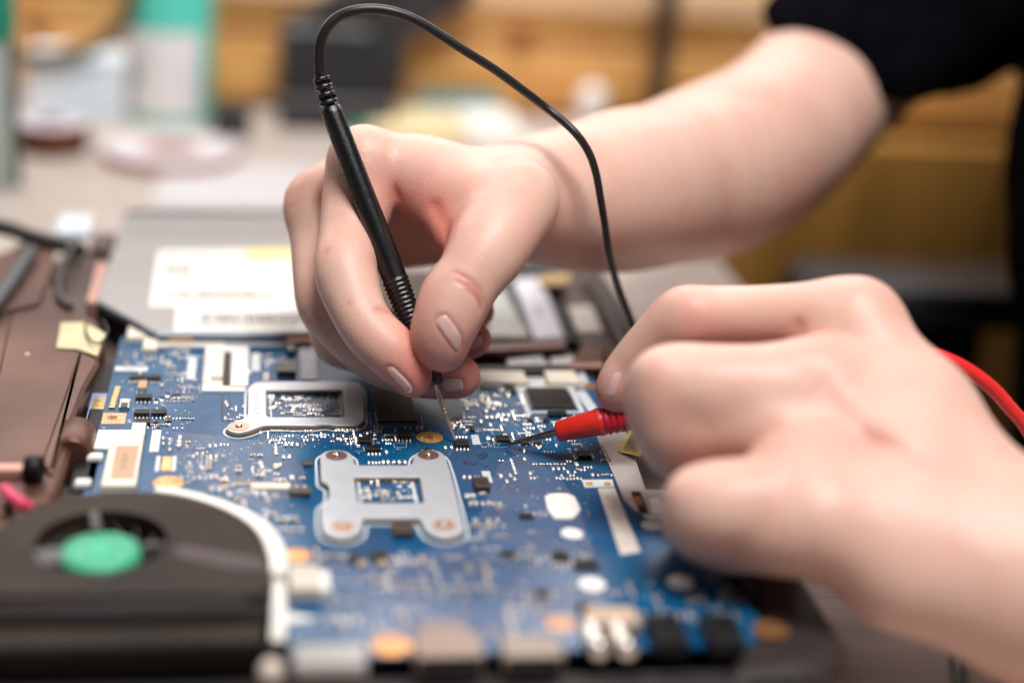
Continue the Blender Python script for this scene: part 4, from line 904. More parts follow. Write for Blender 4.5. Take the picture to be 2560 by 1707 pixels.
def oval(name, m, u, v, rx, z1, z0=.02, ry=None):
    c = at(u, v, z1); d = dist(c); r = rx / F * d; MB().disc((c[0], c[1]), r, z0, z1, m, 28).build(name, bd)
for u, v, r in ((1430, 1332, 28), (1480, 1459, 34), (1701, 1454, 33), (1629, 1312, 26)): oval('foam_pad', white_b if u < 1600 or v > 1400 else mat('grey_foam', (0.45, 0.45, 0.44), 0.6), u, v, r, .5)
oval('screw_pad', cu_pad, 421, 1206, 38, .1); oval('screw_pad', cu_pad, 741, 1388, 37, .1); oval('screw_pad', cu_pad, 977, 1610, 52, .1); oval('screw_pad', cu_pad, 1401, 1555, 40, .1); oval('screw_pad', cu_pad, 1926, 1572, 46, .1)
# the round pad with radial solder beads
c = at(1074, 1093); o = MB().disc((c[0], c[1]), 4.65, .02, .09, amber, 40).build('test_pad', bd); mb = MB(); random.seed(3)
for k in range(60):
    a = random.uniform(0, 6.28); r = random.choice((2.0, 2.6, 3.2, 3.8, 4.2)); mb.blob((c[0] + r * math.cos(a), c[1] + r * math.sin(a), .09), random.uniform(.12, .3), random.uniform(.1, .2), .14, gold, 6, 2)
mb.disc((c[0], c[1]), 1.25, .091, .16, cu_pad, 20); mb.build('solder_beads', o)
# square copper corner pad with a hole
o = slab('screw_pad', cu_pad, 252, 312, 1060, 1032, .10); c = at(280, 1043.6); MB().disc((c[0], c[1]), 1.7, .121, .14, mat('hole_copper', (0.25, 0.10, 0.03), 0.4, metal=0.5), 20).build('hole', o)
mb = MB(); x0, x1, y0, y1 = R(253, 311, 1059, 1033)
for i in range(9):
    for j in range(7):
        if (i in (3, 4, 5)) and (j in (2, 3, 4)): continue
        mb.blob((x0 + (x1 - x0) * (i + .5) / 9, y0 + (y1 - y0) * (j + .5) / 7, .12), .26, .26, .12, tin, 6, 2)
mb.build('solder_beads', o)
# gold comb header, edge connector
mb = MB(); x0, x1, y0, y1 = R(272, 287, 1022, 968)
for k in range(9): mb.box(x0 + k * .07, x0 + 2.0 + k * .07, y0 + (y1 - y0) * k / 9, y0 + (y1 - y0) * (k + .62) / 9, .05, .8, gold, .15)
mb.build('pin_header', bd)
ec = slab('edge_connector', mat('blue_film', (0.30, 0.33, 0.52), 0.4), 214, 268, 1054, 986, .5, z0=-4); x0, x1, y0, y1 = R(222, 264, 1048, 992, -3.4)
for k in range(7): MB().box(x0, x1, y0 + (y1 - y0) * k / 7, y0 + (y1 - y0) * (k + .72) / 7, -3.45, -3.1, gold, .08).build('gold_finger', ec)
# crystal, amber capacitor, cream tape block, amber connector
o = slab('crystal', tin, 297, 323, 1024, 1004, 1.2, bev=.15); x0, x1, y0, y1 = R(301, 319, 1017, 1006, 1.2); MB().box(x0, x1, y0, y1, 1.23, 1.26, chip_b).build('crystal_print', o)
slab('capacitor', kap, 343.5, 366, 976, 957, 1.2, bev=.15)
slab('tape_block', cream_m, 325, 361, 1104, 1070, 2.2, bev=.2)
o = slab('connector', cream_m, 252, 340, 1231, 1108, 2.6, bev=.3); x0, x1, y0, y1 = R(275, 334, 1196, 1115, 2.65); MB().box(x0, x1, y0, y1, 2.64, 2.8, kap).build('amber_tape', o)
mb = MB(); random.seed(2)
for k in range(9): y = y0 + (y1 - y0) * (.28 + k * .055); mb.box(x0 + 2.6, x0 + 2.6 + random.uniform(1, 2.2), y, y + .35, 2.801, 2.82, mat('faded_print', (0.26, 0.15, 0.08), 0.6))
mb.build('print', o)
# display connector
o = slab('display_socket', white_b, 505, 614, 980, 868, .7, bev=.1)
slab('socket_bar', cream_m, 529, 556, 952, 874, 2.0, z0=.72, bev=.15, parent=o); slab('socket_slot', near_black, 556, 575, 964, 880, .25, z0=.72, parent=o); slab('socket_cover', white_b, 577, 620, 968, 873, 1.0, z0=.72, bev=.1, parent=o); slab('solder_rail', tin, 506, 516, 958, 890, .5, z0=.72, parent=o)
# flat ribbon and amber latches at the back edge
fr = slab('ribbon_cable', white_b, 395, 562, 868, 839, .6, z0=.4); slab('ribbon_cable', mat('grey_film', (0.60, 0.61, 0.63), 0.4), 560, 880, 866, 842, .5, z0=.3)
slab('latch', kap, 421, 481, 858, 838, 2.2, z0=1.0, bev=.2); slab('latch', kap, 716, 778, 864, 842, 2.2, z0=.9, bev=.2); slab('latch', cream_m, 316, 364, 856, 830, 2.4, bev=.2); slab('latch', cream_m, 356, 392, 884, 855, 2.2, bev=.2)
slab('metal_shield', mat('grey_mesh', (0.26, 0.25, 0.26), 0.45, metal=0.4, var=0.2, vscale=500), 752, 794, 951, 868, .5, z0=.4)
# connectors along the back right edge
o = slab('silkscreen', white_s, 1190, 1478, 968, 931, .08)
for u0, u1 in ((1203, 1318), (1370, 1448)):
    q = slab('socket', cream_m, u0, u1, 966, 940, 2.4, z0=.1, bev=.3); mb = MB(); x0, x1, y0, y1 = R(u0, u1, 966, 940, .1)
    for k in range(14): x = x0 + (x1 - x0) * (k + .5) / 14; mb.box(x - .18, x + .18, y0 - .7, y0 - .02, .1, .5, tin)
    for x in (x0 - 1.0, x1 + .2): mb.box(x, x + .8, y0 + .6, y0 + 2.6, .1, 1.4, gold)
    mb.build('pins', q)
slab('screw_pad', cu_pad, 1468, 1500, 926, 908, .2); slab('screw_pad', cu_pad, 1462, 1500, 971, 958, .2)

# small surface-mounted parts: alike ones share their shape
def smd(name, L_, W_, H_, body, end=.28):
    mb = MB(); mb.box(-L_ / 2 + end * L_ * .9, L_ / 2 - end * L_ * .9, -W_ / 2, W_ / 2, .03, H_, body)
    for s in (-1, 1): mb.box(*(sorted((s * L_ / 2, s * (L_ / 2 - end * L_)))), -W_ / 2 - .02, W_ / 2 + .02, .02, H_ + .02, tin, .08)
    for s in (-1, 1): mb.blob((s * (L_ / 2 + .04), 0, .02), .2, W_ * .5, H_ * .5, tin, 8, 3)
    me = mb.mesh(name); return me
SM = {'a': smd('capacitor', 1.0, .5, .5, tan_c), 'b': smd('capacitor', 1.6, .8, .8, tan_c), 'c': smd('capacitor', 2.0, 1.25, 1.1, grey_c), 'r': smd('resistor', 1.0, .5, .35, dk_c), 'R': smd('resistor', 1.6, .8, .45, dk_c),
      't': smd('capacitor', 2.6, 1.5, 1.4, amber), 'm': smd('capacitor', .7, .4, .35, grey_c)}
NAMES = {'r': 'resistor', 'R': 'resistor'}
placed = []; stuff = MB(); count = 0
def free(x, y, r):
    return all((x - a) ** 2 + (y - b) ** 2 > (r + c) ** 2 for a, b, c in placed)
def put(k, x, y, rot, own=True):
    global count
    placed.append((x, y, {'m': .4, 'a': .6, 'r': .6, 'b': .95, 'R': .95, 'c': 1.25, 't': 1.6}[k]))
    me = SM[k]
    if own and count < 298:
        o = bpy.data.objects.new(NAMES.get(k, 'capacitor'), me); COL.objects.link(o); o.parent = bd; o.matrix_parent_inverse = Matrix.Translation(bd.location).inverted()
        o.location = Vector((x, y, 0)) * MM; o.rotation_euler = (0, 0, rot); count += 1
    else:
        c_, s_n = math.cos(rot), math.sin(rot)
        for i_, mt in enumerate(me.materials):
            fs = [tuple(p.vertices) for p in me.polygons if p.material_index == i_]
            stuff.add([(x + (v.co.x * c_ - v.co.y * s_n) / MM, y + (v.co.x * s_n + v.co.y * c_) / MM, v.co.z / MM) for v in me.vertices], fs, mt)
HALF = math.pi / 2
# parts that can be made out one by one
for u, v, k, rt in [(u, 1158, 'b' if u > 950 else 'a', 1) for u in (922, 932, 940, 949, 958, 970, 984, 998, 1012)] + [(1113, 1122, 'b', 1), (1128, 1121, 'b', 1), (966, 1133, 'b', 1), (989, 1080, 'b', 1), (1043, 1072, 'b', 1), (1054, 1072, 'b', 1), (955, 1072, 'a', 1), (1012, 1071, 'a', 1), (1025, 1071, 'a', 1),
      (1160, 1196, 'b', 1), (1174, 1196, 'b', 1), (1188, 1194, 'a', 1), (1197, 1194, 'a', 1), (1252, 1193, 'b', 1), (1174, 1241, 'b', 1), (1184, 1241, 'b', 1), (1176, 1262, 'b', 1), (1192, 1262, 'b', 1), (1207, 1262, 'b', 1), (1222, 1261, 'b', 1), (1188, 1306, 'c', 1), (1222, 1307, 'c', 1),
      (1206, 1238, 'c', 0), (1325, 1186, 'b', 1), (1136, 1066, 'b', 1), (1215, 1030, 'b', 1), (1234, 1023, 'b', 1), (1253, 1048, 'b', 1), (1202, 1056, 'b', 1), (1134, 1070, 'a', 1), (1220, 1100, 'c', 1), (1226, 1062, 'R', 1), (1153, 1062, 'r', 1), (1155, 1005, 'c', 1), (1440, 1165, 'c', 1), (1310, 1126, 'b', 1), (1346, 1122, 'b', 1),
      (935, 1078, 'a', 1), (901, 1092, 'b', 1), (918, 1086, 'b', 1), (936, 1090, 'b', 1), (975, 1103, 'b', 0), (1220, 1100, 'b', 1), (680, 1290, 'c', 0), (705, 1302, 'c', 0), (735, 1300, 'c', 0), (905, 1415, 't', 0), (955, 1415, 't', 0), (1055, 1405, 't', 1), (1075, 1420, 'c', 0), (800, 1400, 'c', 0), (1130, 1335, 'c', 0),
      (690, 1172, 't', 1), (655, 1170, 'b', 1), (700, 1165, 'b', 1), (647, 1193, 'c', 0), (692, 1205, 'c', 0), (707, 1205, 'c', 0), (1310, 1130, 'a', 1), (560, 1207, 't', 0), (470, 1108, 'b', 0), (408, 1098, 'b', 1), (424, 1102, 'b', 1), (408, 1112, 'b', 1), (424, 1112, 'b', 1), (424, 1126, 'b', 1)]:
    p = at(u, v); put(k, p[0], p[1], HALF if rt else 0)
random.seed(11)
EX = [(310, 945, 935, 1082), (555, 625, 940, 1085), (885, 1050, 965, 1070), (990, 1180, 1075, 1135), (1318, 1500, 960, 1050), (760, 1160, 1110, 1360), (1230, 1280, 1085, 1115), (1230, 1700, 1215, 1300)]
CL = [(1128, 975, 1322, 1100, 150, 'aaamrrb'), (648, 1072, 892, 1112, 84, 'aaarrm'), (668, 986, 850, 1040, 150, 'mma'), (1290, 1046, 1470, 1116, 70, 'mmar'), (432, 1110, 720, 1240, 120, 'aabbmc'), (296, 872, 462, 968, 80, 'aaabm'), (430, 930, 486, 1002, 30, 'aarr'),
      (900, 1200, 1030, 1254, 44, 'aabm'), (1410, 1120, 1530, 1200, 34, 'aarb'), (380, 985, 470, 1075, 34, 'arm'), (650, 870, 760, 960, 34, 'aab'), (780, 1385, 1010, 1500, 44, 'aabbRc'), (1030, 1390, 1240, 1500, 40, 'aRRbc'), (720, 1480, 1300, 1590, 60, 'abRRc'), (1300, 1400, 1430, 1560, 40, 'abR'),
      (1620, 1440, 1850, 1545, 44, 'aabR'), (560, 1000, 612, 1056, 30, 'm'), (1520, 1480, 1640, 1560, 14, 'bc'), (640, 1250, 760, 1370, 18, 'abR'), (880, 1062, 990, 1150, 20, 'aam'), (1240, 1120, 1420, 1230, 30, 'abR'), (1130, 1240, 1300, 1390, 34, 'abR'), (1310, 1240, 1470, 1420, 24, 'aR'), (440, 880, 640, 960, 24, 'aam'), (590, 1250, 700, 1330, 16, 'ab')]
for u0, v0, u1, v1, n, kinds in CL:        # short ordered rows and columns of equal parts
    tries = 0; done = 0
    while done < n and tries < n * 10:
        tries += 1; p = at(random.uniform(u0, u1), random.uniform(v0, v1)); k = random.choice(kinds); r = {'m': .4, 'a': .6, 'r': .6, 'b': .95, 'R': .95, 'c': 1.25, 't': 1.6}[k]
        x, y = round(p[0] * 2) / 2, round(p[1] * 2) / 2; rot = random.choice((0, HALF, HALF)); col = random.random() < .35; m_ = random.choice((1, 2, 2, 3, 4, 5))
        wide = r * (2.5 if (rot == 0) != col else 1.9)
        for q in range(m_):
            xx, yy = (x, y + q * wide) if col else (x + q * wide, y)
            if done < n and all((xx - a) ** 2 + (yy - b) ** 2 > (r * .82 + c * .82) ** 2 for a, b, c in placed): put(k, xx, yy, rot, True); done += 1
# vias, test points and solder fillets: too many and too small to count
dots = []
for u0, v0, u1, v1, n, r0, r1 in ((430, 1090, 730, 1250, 120, .25, .45), (1240, 1110, 1480, 1360, 70, .22, .36), (1290, 1040, 1480, 1116, 110, .14, .24), (1128, 970, 1320, 1110, 90, .16, .3), (668, 984, 852, 1041, 80, .16, .32), (290, 870, 480, 1060, 90, .18, .34), (620, 1068, 900, 1120, 90, .14, .26), (880, 1060, 1140, 1150, 40, .14, .24),
                                  (780, 1385, 1300, 1590, 60, .3, .45), (1620, 1430, 1860, 1560, 40, .3, .5), (900, 1198, 1030, 1254, 40, .2, .34), (640, 1250, 760, 1370, 30, .3, .45), (1310, 1240, 1480, 1400, 24, .22, .34)):
    for _ in range(n): dots.append((random.uniform(u0, u1), random.uniform(v0, v1), random.uniform(r0, r1)))
for u, v, r in dots:
    p = at(u, v); m = random.choice((tin, gold, gold)); stuff.blob((p[0], p[1], .0), r, r, r * random.choice((.25, .5, .9)), m, 7, 2)
for k in range(24):
    p = at(556 + (k % 2) * 15, 985 + k * 3.0); stuff.box(p[0] - .5, p[0] + .5, p[1] - .12, p[1] + .12, .02, .3, tan_c)
o = stuff.build('solder_points', bd); o['kind'] = 'stuff'

# white printed outlines and reference lettering
mb = MB()
def line(q, w=.13, close=False):
    pts = [at(*a) for a in q] + ([at(*q[0])] if close else [])
    for a, b in zip(pts[:-1], pts[1:]):
        d = (b - a)[:2]; L_ = np.linalg.norm(d); n_ = np.array([-d[1], d[0]]) / L_ * w / 2; e = d / L_ * w / 2
        mb.add([(*(a[:2] - e + n_), .03), (*(a[:2] - e - n_), .03), (*(b[:2] + e - n_), .03), (*(b[:2] + e + n_), .03)], [(0, 1, 2, 3)], white_s)
Z3 = lambda a, b: (860 + a * .14665, 980 + b * .14668)
line([Z3(440, 355), Z3(520, 355), Z3(575, 590), Z3(465, 590)], .16, True); line([Z3(465, 590), Z3(1350, 590), Z3(1300, 350)], .14); line([Z3(575, 545), Z3(1240, 545)], .2)
line([Z3(685, 715), Z3(880, 715), Z3(900, 825), Z3(700, 825)], .14, True); line([Z3(845, 870), Z3(1060, 870), Z3(1065, 940), Z3(860, 940)], .15, True); line([Z3(330, 930), Z3(352, 1000), Z3(180, 1010)], .13)
Z4 = lambda a, b: (1140 + a * .14665, 900 + b * .14668)
line([Z4(160, 1180), Z4(380, 1150), Z4(390, 1220), Z4(190, 1225)], .13, True); line([Z4(410, 1160), Z4(620, 1170), Z4(625, 1215), Z4(425, 1210)], .13, True); line([Z4(420, 1410), Z4(545, 1410), Z4(560, 1470), Z4(440, 1475)], .14, True)
line([Z4(640, 1415), Z4(870, 1410), Z4(880, 1480), Z4(660, 1490)], .15, True); line([Z4(1240, 1380), Z4(1270, 1440)], .2); line([Z4(1300, 1380), Z4(1320, 1440)], .2); line([Z4(1340, 980), Z4(1400, 1060)], .3); line([Z4(1400, 970), Z4(1450, 1050)], .3)
line([Z4(1430, 1165), Z4(1480, 1230)], .7); line([Z4(1090, 1250), Z4(1160, 1240), Z4(1200, 1215), Z4(1300, 1260)], .13); line([(333, 1021), (370, 1020), (374, 1029), (338, 1030)], .14, True); line([(358, 972), (350, 990)], .2); line([(345, 972), (342, 986)], .2)
line([(475, 961), (472, 982)], .2); line([(499, 960), (500, 982)], .2); line([(406, 1095), (431, 1094), (430, 1104)], .15)
mb.build('silkscreen', bd)['kind'] = 'stuff'
def word(txt, u, v, size, rot):
    cu = bpy.data.curves.new('t', 'FONT'); cu.body = txt; cu.size = size * MM; cu.extrude = 0.00001; cu.resolution_u = 2
    tmp = bpy.data.objects.new('t', cu); COL.objects.link(tmp); bpy.context.view_layer.update()
    me = bpy.data.meshes.new_from_object(tmp.evaluated_get(bpy.context.evaluated_depsgraph_get())); bpy.data.objects.remove(tmp)
    me.materials.clear(); me.materials.append(white_s); o = bpy.data.objects.new('lettering', me); COL.objects.link(o); o.parent = bd; o.matrix_parent_inverse = Matrix.Translation(bd.location).inverted()
    p = at(u, v, .04); o.location = Vector(p) * MM; o.rotation_euler = (0, 0, rot)
for a in (('PJ12', *Z3(690, 800), 1.5, HALF), ('U1', *Z3(580, 640), 1.5, HALF), ('PU1', *Z3(1210, 735), 1.4, HALF), ('Q8', *Z3(610, 880), 1.4, HALF), ('PR1', *Z3(890, 975), 1.0, 0), ('U14', 325, 1056, 1.6, HALF), ('C84', *Z4(170, 1250), 1.2, HALF), ('R5 1', *Z4(650, 1265), 1.3, HALF), ('PL8', *Z4(440, 1490), 1.1, 0), ('D3', *Z4(1040, 1110), 1.3, HALF),
          ('C12', *Z4(620, 1480), 1.2, HALF), ('U17', 262, 1072, 1.2, HALF), ('R77', 331, 976, 1.2, HALF), ('PC9', 408, 1012, 1.3, HALF), ('Q3', 420, 1084, 1.2, HALF), ('T2', 880, 1092, 1.2, HALF), ('U9', 492, 975, 1.2, HALF)): word(*a)

# clear insulating film over parts of the board; its lavender colour imitates a reflection
fl_m = mat('clear_film', (0.42, 0.41, 0.55), 0.22, spec=0.6, var=0.25, vscale=40, bump=0.5, bscale=55, rvar=0.08); fb_ = fl_m.node_tree.nodes['Principled BSDF']; fb_.inputs['Alpha'].default_value = 0.085
for q in (((1246, 1160), (1304, 1130), (1396, 1188), (1448, 1262), (1470, 1338), (1502, 1440), (1526, 1602), (900, 1606), (800, 1520), (780, 1400), (1000, 1398), (1180, 1336), (1215, 1250)), ((432, 1080), (560, 1090), (700, 1112), (764, 1176), (758, 1246), (640, 1262), (500, 1206), (440, 1150))):
    MB().prism(rounded(P(*q, z=.3), 3, 3), .26, .32, fl_m).build('clear_film', bd)
# steel bracket, yellow barcode tag, rear parts on the right
bk_ = MB().prism(P((1486, 1076), (1566, 1078), (1614, 1222), (1668, 1224), (1690, 1294), (1630, 1298), (1612, 1292), (1602, 1282), (1592, 1276), (1580, 1268), (1570, 1258), (1560, 1248), z=.8), .1, .8, mat('bracket_steel', (0.56, 0.52, 0.49), 0.42, metal=0.55, var=0.1, vscale=40), bev=.15).build('bracket', bd)
MB().prism(P((1577, 1228), (1600, 1228), (1624, 1284), (1600, 1284), z=.85), .81, .86, blk).build('slot', bk_); MB().prism(P((1584, 1240), (1600, 1240), (1612, 1264), (1594, 1264), z=.9), .865, .95, gold).build('spring', bk_)
MB().prism(P((1622, 1246), (1646, 1244), (1660, 1276), (1632, 1282), z=.9), .81, .95, white_b).build('sticker', bk_)
tg = thing('barcode_tag', 'yellow paper tag with black barcode lines beside the red probe', 'paper tag', at(1580, 1100, 1.2))
q = [at(1542, 1128, 1.0), at(1600, 1140, 2.4), at(1606, 1130, 3.2), at(1604, 1072, 4.2), at(1577, 1071, 3.2)]
mb = MB(); vs = [tuple(p) for p in q] + [tuple(p - np.array([0, 0, .15])) for p in q]; mb.add(vs, [(0, 1, 2, 3, 4), (9, 8, 7, 6, 5)] + [(i, i + 5, (i + 1) % 5 + 5, (i + 1) % 5) for i in range(5)], mat('yellow_paper', (0.80, 0.62, 0.15), 0.5, var=0.08)); mb.build('paper', tg)
mb = MB(); random.seed(4); ink = mat('ink', (0.02, 0.018, 0.015), 0.6)
t = .10
while t < .80:
    h_ = random.choice((.008, .012, .02)); a = q[0] * (1 - t) + q[4] * t; b = q[1] * (1 - t) + q[3] * t; a2 = q[0] * (1 - t - h_) + q[4] * (t + h_); b2 = q[1] * (1 - t - h_) + q[3] * (t + h_); s0, s1 = (.22, .86)
    w_ = lambda A_, B_, s: tuple(A_ * (1 - s) + B_ * s + np.array([0, 0, .12]))
    mb.add([w_(a, b, s0), w_(a, b, s1), w_(a2, b2, s1), w_(a2, b2, s0)], [(0, 1, 2, 3)], ink); t += h_ + random.choice((.016, .022, .032))
mb.build('barcode', tg)

# connectors along the front edge of the board
shell = mat('connector_shell', (0.30, 0.215, 0.17), 0.4, metal=0.2, var=0.12, vscale=40)
def port(name, u0, u1, vt, vb, dep, h, m, mouth=True):
    a, b = at(u0, vt, h), at(u1, vt, h); y0 = a[1]; o = MB().box(a[0], b[0], y0, y0 + dep, .05, h, m, .4).build(name, bd)
    if mouth: MB().box(a[0] + .5, b[0] - .5, y0 - .25, y0 + .2, -2.0, h - .6, blk).build('opening', o)
port('video_port', 1042, 1212, 1640, 1700, 12, 5.5, shell); port('network_port', 1262, 1412, 1640, 1700, 10, 5.0, mat('tan_shell', (0.30, 0.23, 0.18), 0.4, metal=0.1))
slab('port_cover', mat('grey_cover', (0.20, 0.16, 0.15), 0.4), 1052, 1172, 1606, 1560, 2.0, z0=.05, bev=.3)
for u in (1496, 1566):
    c = at(u, 1622, 3); MB().lathe((c[0], c[1] - 2, 3.2), (c[0], c[1] + 9, 3.2), [(0, 1.6), (0, 2.6), (1.5, 2.9), (3, 3.1), (11, 3.1)], tin, 20).build('audio_jack', bd)
slab('jack_block', mat('cream_block', (0.50, 0.36, 0.26), 0.4), 1470, 1600, 1590, 1545, 4.0, z0=.05, bev=.5)
for u0, u1 in ((1640, 1722), (1778, 1862)): slab('usb_port', blk, u0, u1, 1640, 1570, 5.0, z0=.05, bev=.5)
slab('power_socket', mat('cream_socket', (0.60, 0.52, 0.44), 0.45), 722, 800, 1505, 1445, 4.5, z0=.05, bev=.5); slab('power_socket', white_b, 770, 826, 1500, 1450, 3.5, z0=.05, bev=.5)
flat('insulator', white_b, (682, 1425), (716, 1425), (716, 1530), (800, 1545), (760, 1550), (716, 1555), (712, 1600), (678, 1600), z1=.2)
port('usb_socket', 735, 918, 1662, 1700, 10, 4.2, mat('pale_steel', (0.34, 0.315, 0.30), 0.4, metal=0.2), False)
c = at(678, 1640, 3); MB().blob((c[0], c[1], -2), 3.4, 3.4, 4.2, mat('peach_foot', (0.66, 0.56, 0.48), 0.4), 16, 6).build('rubber_foot', bd)

# fan ------------------------------------------------------------------
fan_m = mat('fan_housing', (0.033, 0.0195, 0.012), 0.62, spec=0.2, metal=0.0, var=0.4, vscale=26, bump=0.1, bscale=900, col2=(0.019, 0.013, 0.010))
ZF = 9.0; hubc = at(251, 1371, ZF)
fan = thing('cooling_fan', 'round brown laptop cooling fan with a bright green hub', 'fan', (hubc[0], hubc[1], -1))
arc = [(672, 1420), (664, 1383), (646, 1340), (610, 1303), (541, 1267), (451, 1240), (361, 1229), (270, 1230), (180, 1241), (90, 1266), (0, 1316), (-60, 1370), (-80, 1440), (-80, 1488), (668, 1488), (676, 1455)]
pr = rounded(ccw(P(*arc, z=ZF)), 3, 3); n = 72; ro = 17.8
def polar(poly, c, n):
    out = []; pts = poly + [poly[0]]
    for k in range(n):
        an = 2 * math.pi * k / n; d = np.array([math.cos(an), math.sin(an)]); best = 1.0
        for a, b in zip(pts[:-1], pts[1:]):
            e = b - a; den = d[0] * e[1] - d[1] * e[0]
            if abs(den) < 1e-9: continue
            w = a - c; t = (w[0] * e[1] - w[1] * e[0]) / den; s = (w[0] * d[1] - w[1] * d[0]) / den
            if t > 0 and -1e-6 <= s <= 1 + 1e-6: best = max(best, t)
        out.append(c + d * best)
    return out
oc = hubc[:2] + np.array([0, 4.4])
MB().ring(polar(pr, oc, n), [oc + ro * np.array([math.cos(2 * math.pi * k / n), math.sin(2 * math.pi * k / n)]) for k in range(n)], -6, ZF, fan_m).build('housing', fan)
MB().prism([q for q in polar(pr, oc, n)], -8.8, -6.1, near_black).build('fan_floor', fan)
hub = MB().lathe((hubc[0], hubc[1], -5.8), (hubc[0], hubc[1], 20), [(0, 10.2), (13.4, 10.9), (14.2, 10.5), (14.3, 3.3), (14.2, 3.2), (14.0, .2)], mat('green_hub', (0.045, 0.37, 0.20), 0.55, var=0.10, vscale=60), 40).build('hub', fan)
MB().disc(hubc, 3.1, 8.52, 8.75, mat('green_hub_centre', (0.0, 0.42, 0.21), 0.4), 24).build('hub_cap', hub)
blade_m = mat('fan_blade', (0.07, 0.062, 0.058), 0.4, var=0.3, vscale=40); bl = None
for k in range(17):
    if bl is None:
        mb = MB(); vs = []
        for z_ in (-5.2, 6.6):
            for s in np.linspace(0, 1, 6):
                r = 11.2 + s * 8.2; a = s * .42; vs += [(r * math.cos(a), r * math.sin(a), z_), (r * math.cos(a) - .5 * math.sin(a) * -1, r * math.sin(a) + .55, z_)]
        fs = []
        for i in range(5):
            a, b, c_, d_ = 2 * i, 2 * i + 2, 2 * i + 3, 2 * i + 1; fs += [(a, b, b + 12, a + 12), (d_ + 12, c_ + 12, c_, d_), (a + 12, b + 12, c_ + 12, d_ + 12)]
        mb.add(vs, fs, blade_m); bl = mb.mesh('fan_blade')
    o = bpy.data.objects.new('fan_blade', bl); COL.objects.link(o); o.parent = fan; o.matrix_parent_inverse = Matrix.Translation(fan.location).inverted(); o.location = (hubc[0] * MM, hubc[1] * MM, 0); o.rotation_euler = (0, 0, 2 * math.pi * k / 17)
for an, w_, l_, m in ((.10, 1.3, 17, mat('spoke_dark', (0.03, 0.026, 0.024), 0.5)), (1.75, 1.2, 22.5, mat('spoke_dark', (0.03, 0.026, 0.024), 0.5)), (3.45, 4.2, 17, mat('spoke_grey', (0.06, 0.056, 0.052), 0.5, var=0.3))):
    d = np.array([math.cos(an), math.sin(an)]); e = np.array([-d[1], d[0]]); a = hubc[:2] + d * 10.6; b = hubc[:2] + d * l_
    MB().prism([a - e * w_, b - e * w_, b + e * w_, a + e * w_], 8.2, 9.35, m).build('spoke', fan)
tp = P((452, 1362), (660, 1398), (668, 1428), (560, 1420), (430, 1388), z=ZF); MB().prism(tp, ZF + .02, ZF + .25, mat('grey_tape', (0.034, 0.027, 0.03), 0.55, var=0.3, vscale=30, col2=(0.05, 0.03, 0.03))).build('tape_strip', fan)
# white gasket following the fan's edge on the board
g = [(676, 1428), (670, 1386), (652, 1341), (616, 1302), (546, 1264), (452, 1236), (384, 1226)]
a = [at(u, v, 3.4) for u, v in g]; inner = [p[:2] for p in a]; mid_c = hubc[:2]
w_g = [4.6, 5.2, 5.4, 5.0, 4.2, 3.8, 3.6]; outer = [p + (p - mid_c) / np.linalg.norm(p - mid_c) * w for p, w in zip(inner, w_g)]
MB().prism([tuple(p) for p in spline(inner, 5)] + [tuple(p) for p in spline(outer[::-1], 5)], .03, 3.4, white_b, bev=.3).build('gasket', bd)

# heat pipe and fin block in front of the fan
hs = thing('heat_sink', 'dark brown heat sink block along the front of the green-hubbed fan', 'heat sink', at(300, 1600, -2))
hx = mat('heat_pipe', (0.022, 0.018, 0.018), 0.7, spec=0.12, metal=0.0, var=0.35, vscale=22, stretch=(1, 3, 1), col2=(0.020, 0.016, 0.014))
a, b, c, d_ = at(-90, 1605, 5), at(668, 1605, 5), at(300, 1490, 8.4), at(300, 1540, 7)
extr(MB(), rounded([(d_[1] - 1, -4), (c[1] - .3, -4), (c[1] - .3, 8.6), (d_[1] - 1, 8.6)], 3), a[0], b[0], hx).build('heat_pipe', hs)
fb = MB().box(a[0], b[0] - 1, a[1] - 2, d_[1] - 1.4, -5, 5.2, mat('fin_steel', (0.030, 0.022, 0.016), 0.65, spec=0.15, metal=0.0, var=0.3, vscale=30), .8).build('fin_block', hs)
mb = MB()
for k in range(70): x = a[0] + 2 + k * 1.2; mb.box(x, x + .35, a[1] - 3.4, a[1] - 2.02, -4.5, 4.4, hx)
f_ = mb.build('fins', hs)

# optical drive ---------------------------------------------------------
ZD = 5.0
od = thing('optical_drive', 'flat grey metal optical drive with white paper labels', 'optical drive', at(500, 680, ZD))
dr_m = mat('drive_lid', (0.36, 0.335, 0.33), 0.38, metal=0.55, var=0.06, vscale=30, bump=0.06, bscale=500)
q = P((310, 536), (800, 536), (830, 640), (838, 832), (388, 832), (236, 748), z=ZD); MB().prism(rounded(q, 1.0, 2), -6, ZD, dr_m, mat('drive_side', (0.16, 0.18, 0.22), 0.4, metal=0.4), bev=.7).build('case', od)
q = P((236, 752), (388, 834), (380, 842), (232, 762), z=ZD - 2); MB().prism(q, -8, ZD - 2.4, blk).build('bezel', od)
MB().prism(P((318, 528), (800, 528), (800, 534.5), (313, 534.5), z=ZD + .4), 0, ZD + .8, mat('drive_hinge', (0.10, 0.09, 0.085), 0.5)).build('back_rail', od)
MB().prism(P((322, 572), (800, 570), (802, 577), (320, 579), z=ZD), ZD + .02, ZD + .5, dr_m).build('pressed_rib', od)
lab = MB().prism(P((396, 628), (745, 622), (770, 766), (372, 768), z=ZD), ZD + .05, ZD + .16, white_b).build('paper_label', od)
MB().prism(P((612, 624), (740, 622), (742, 652), (610, 655), z=ZD), ZD + .17, ZD + .2, mat('highlighter', (0.82, 0.72, 0.30), 0.6)).build('yellow_mark', lab)
lab2 = MB().prism(P((440, 766), (790, 764), (800, 826), (434, 828), z=ZD), ZD + .03, ZD + .12, white_b).build('paper_label', od)
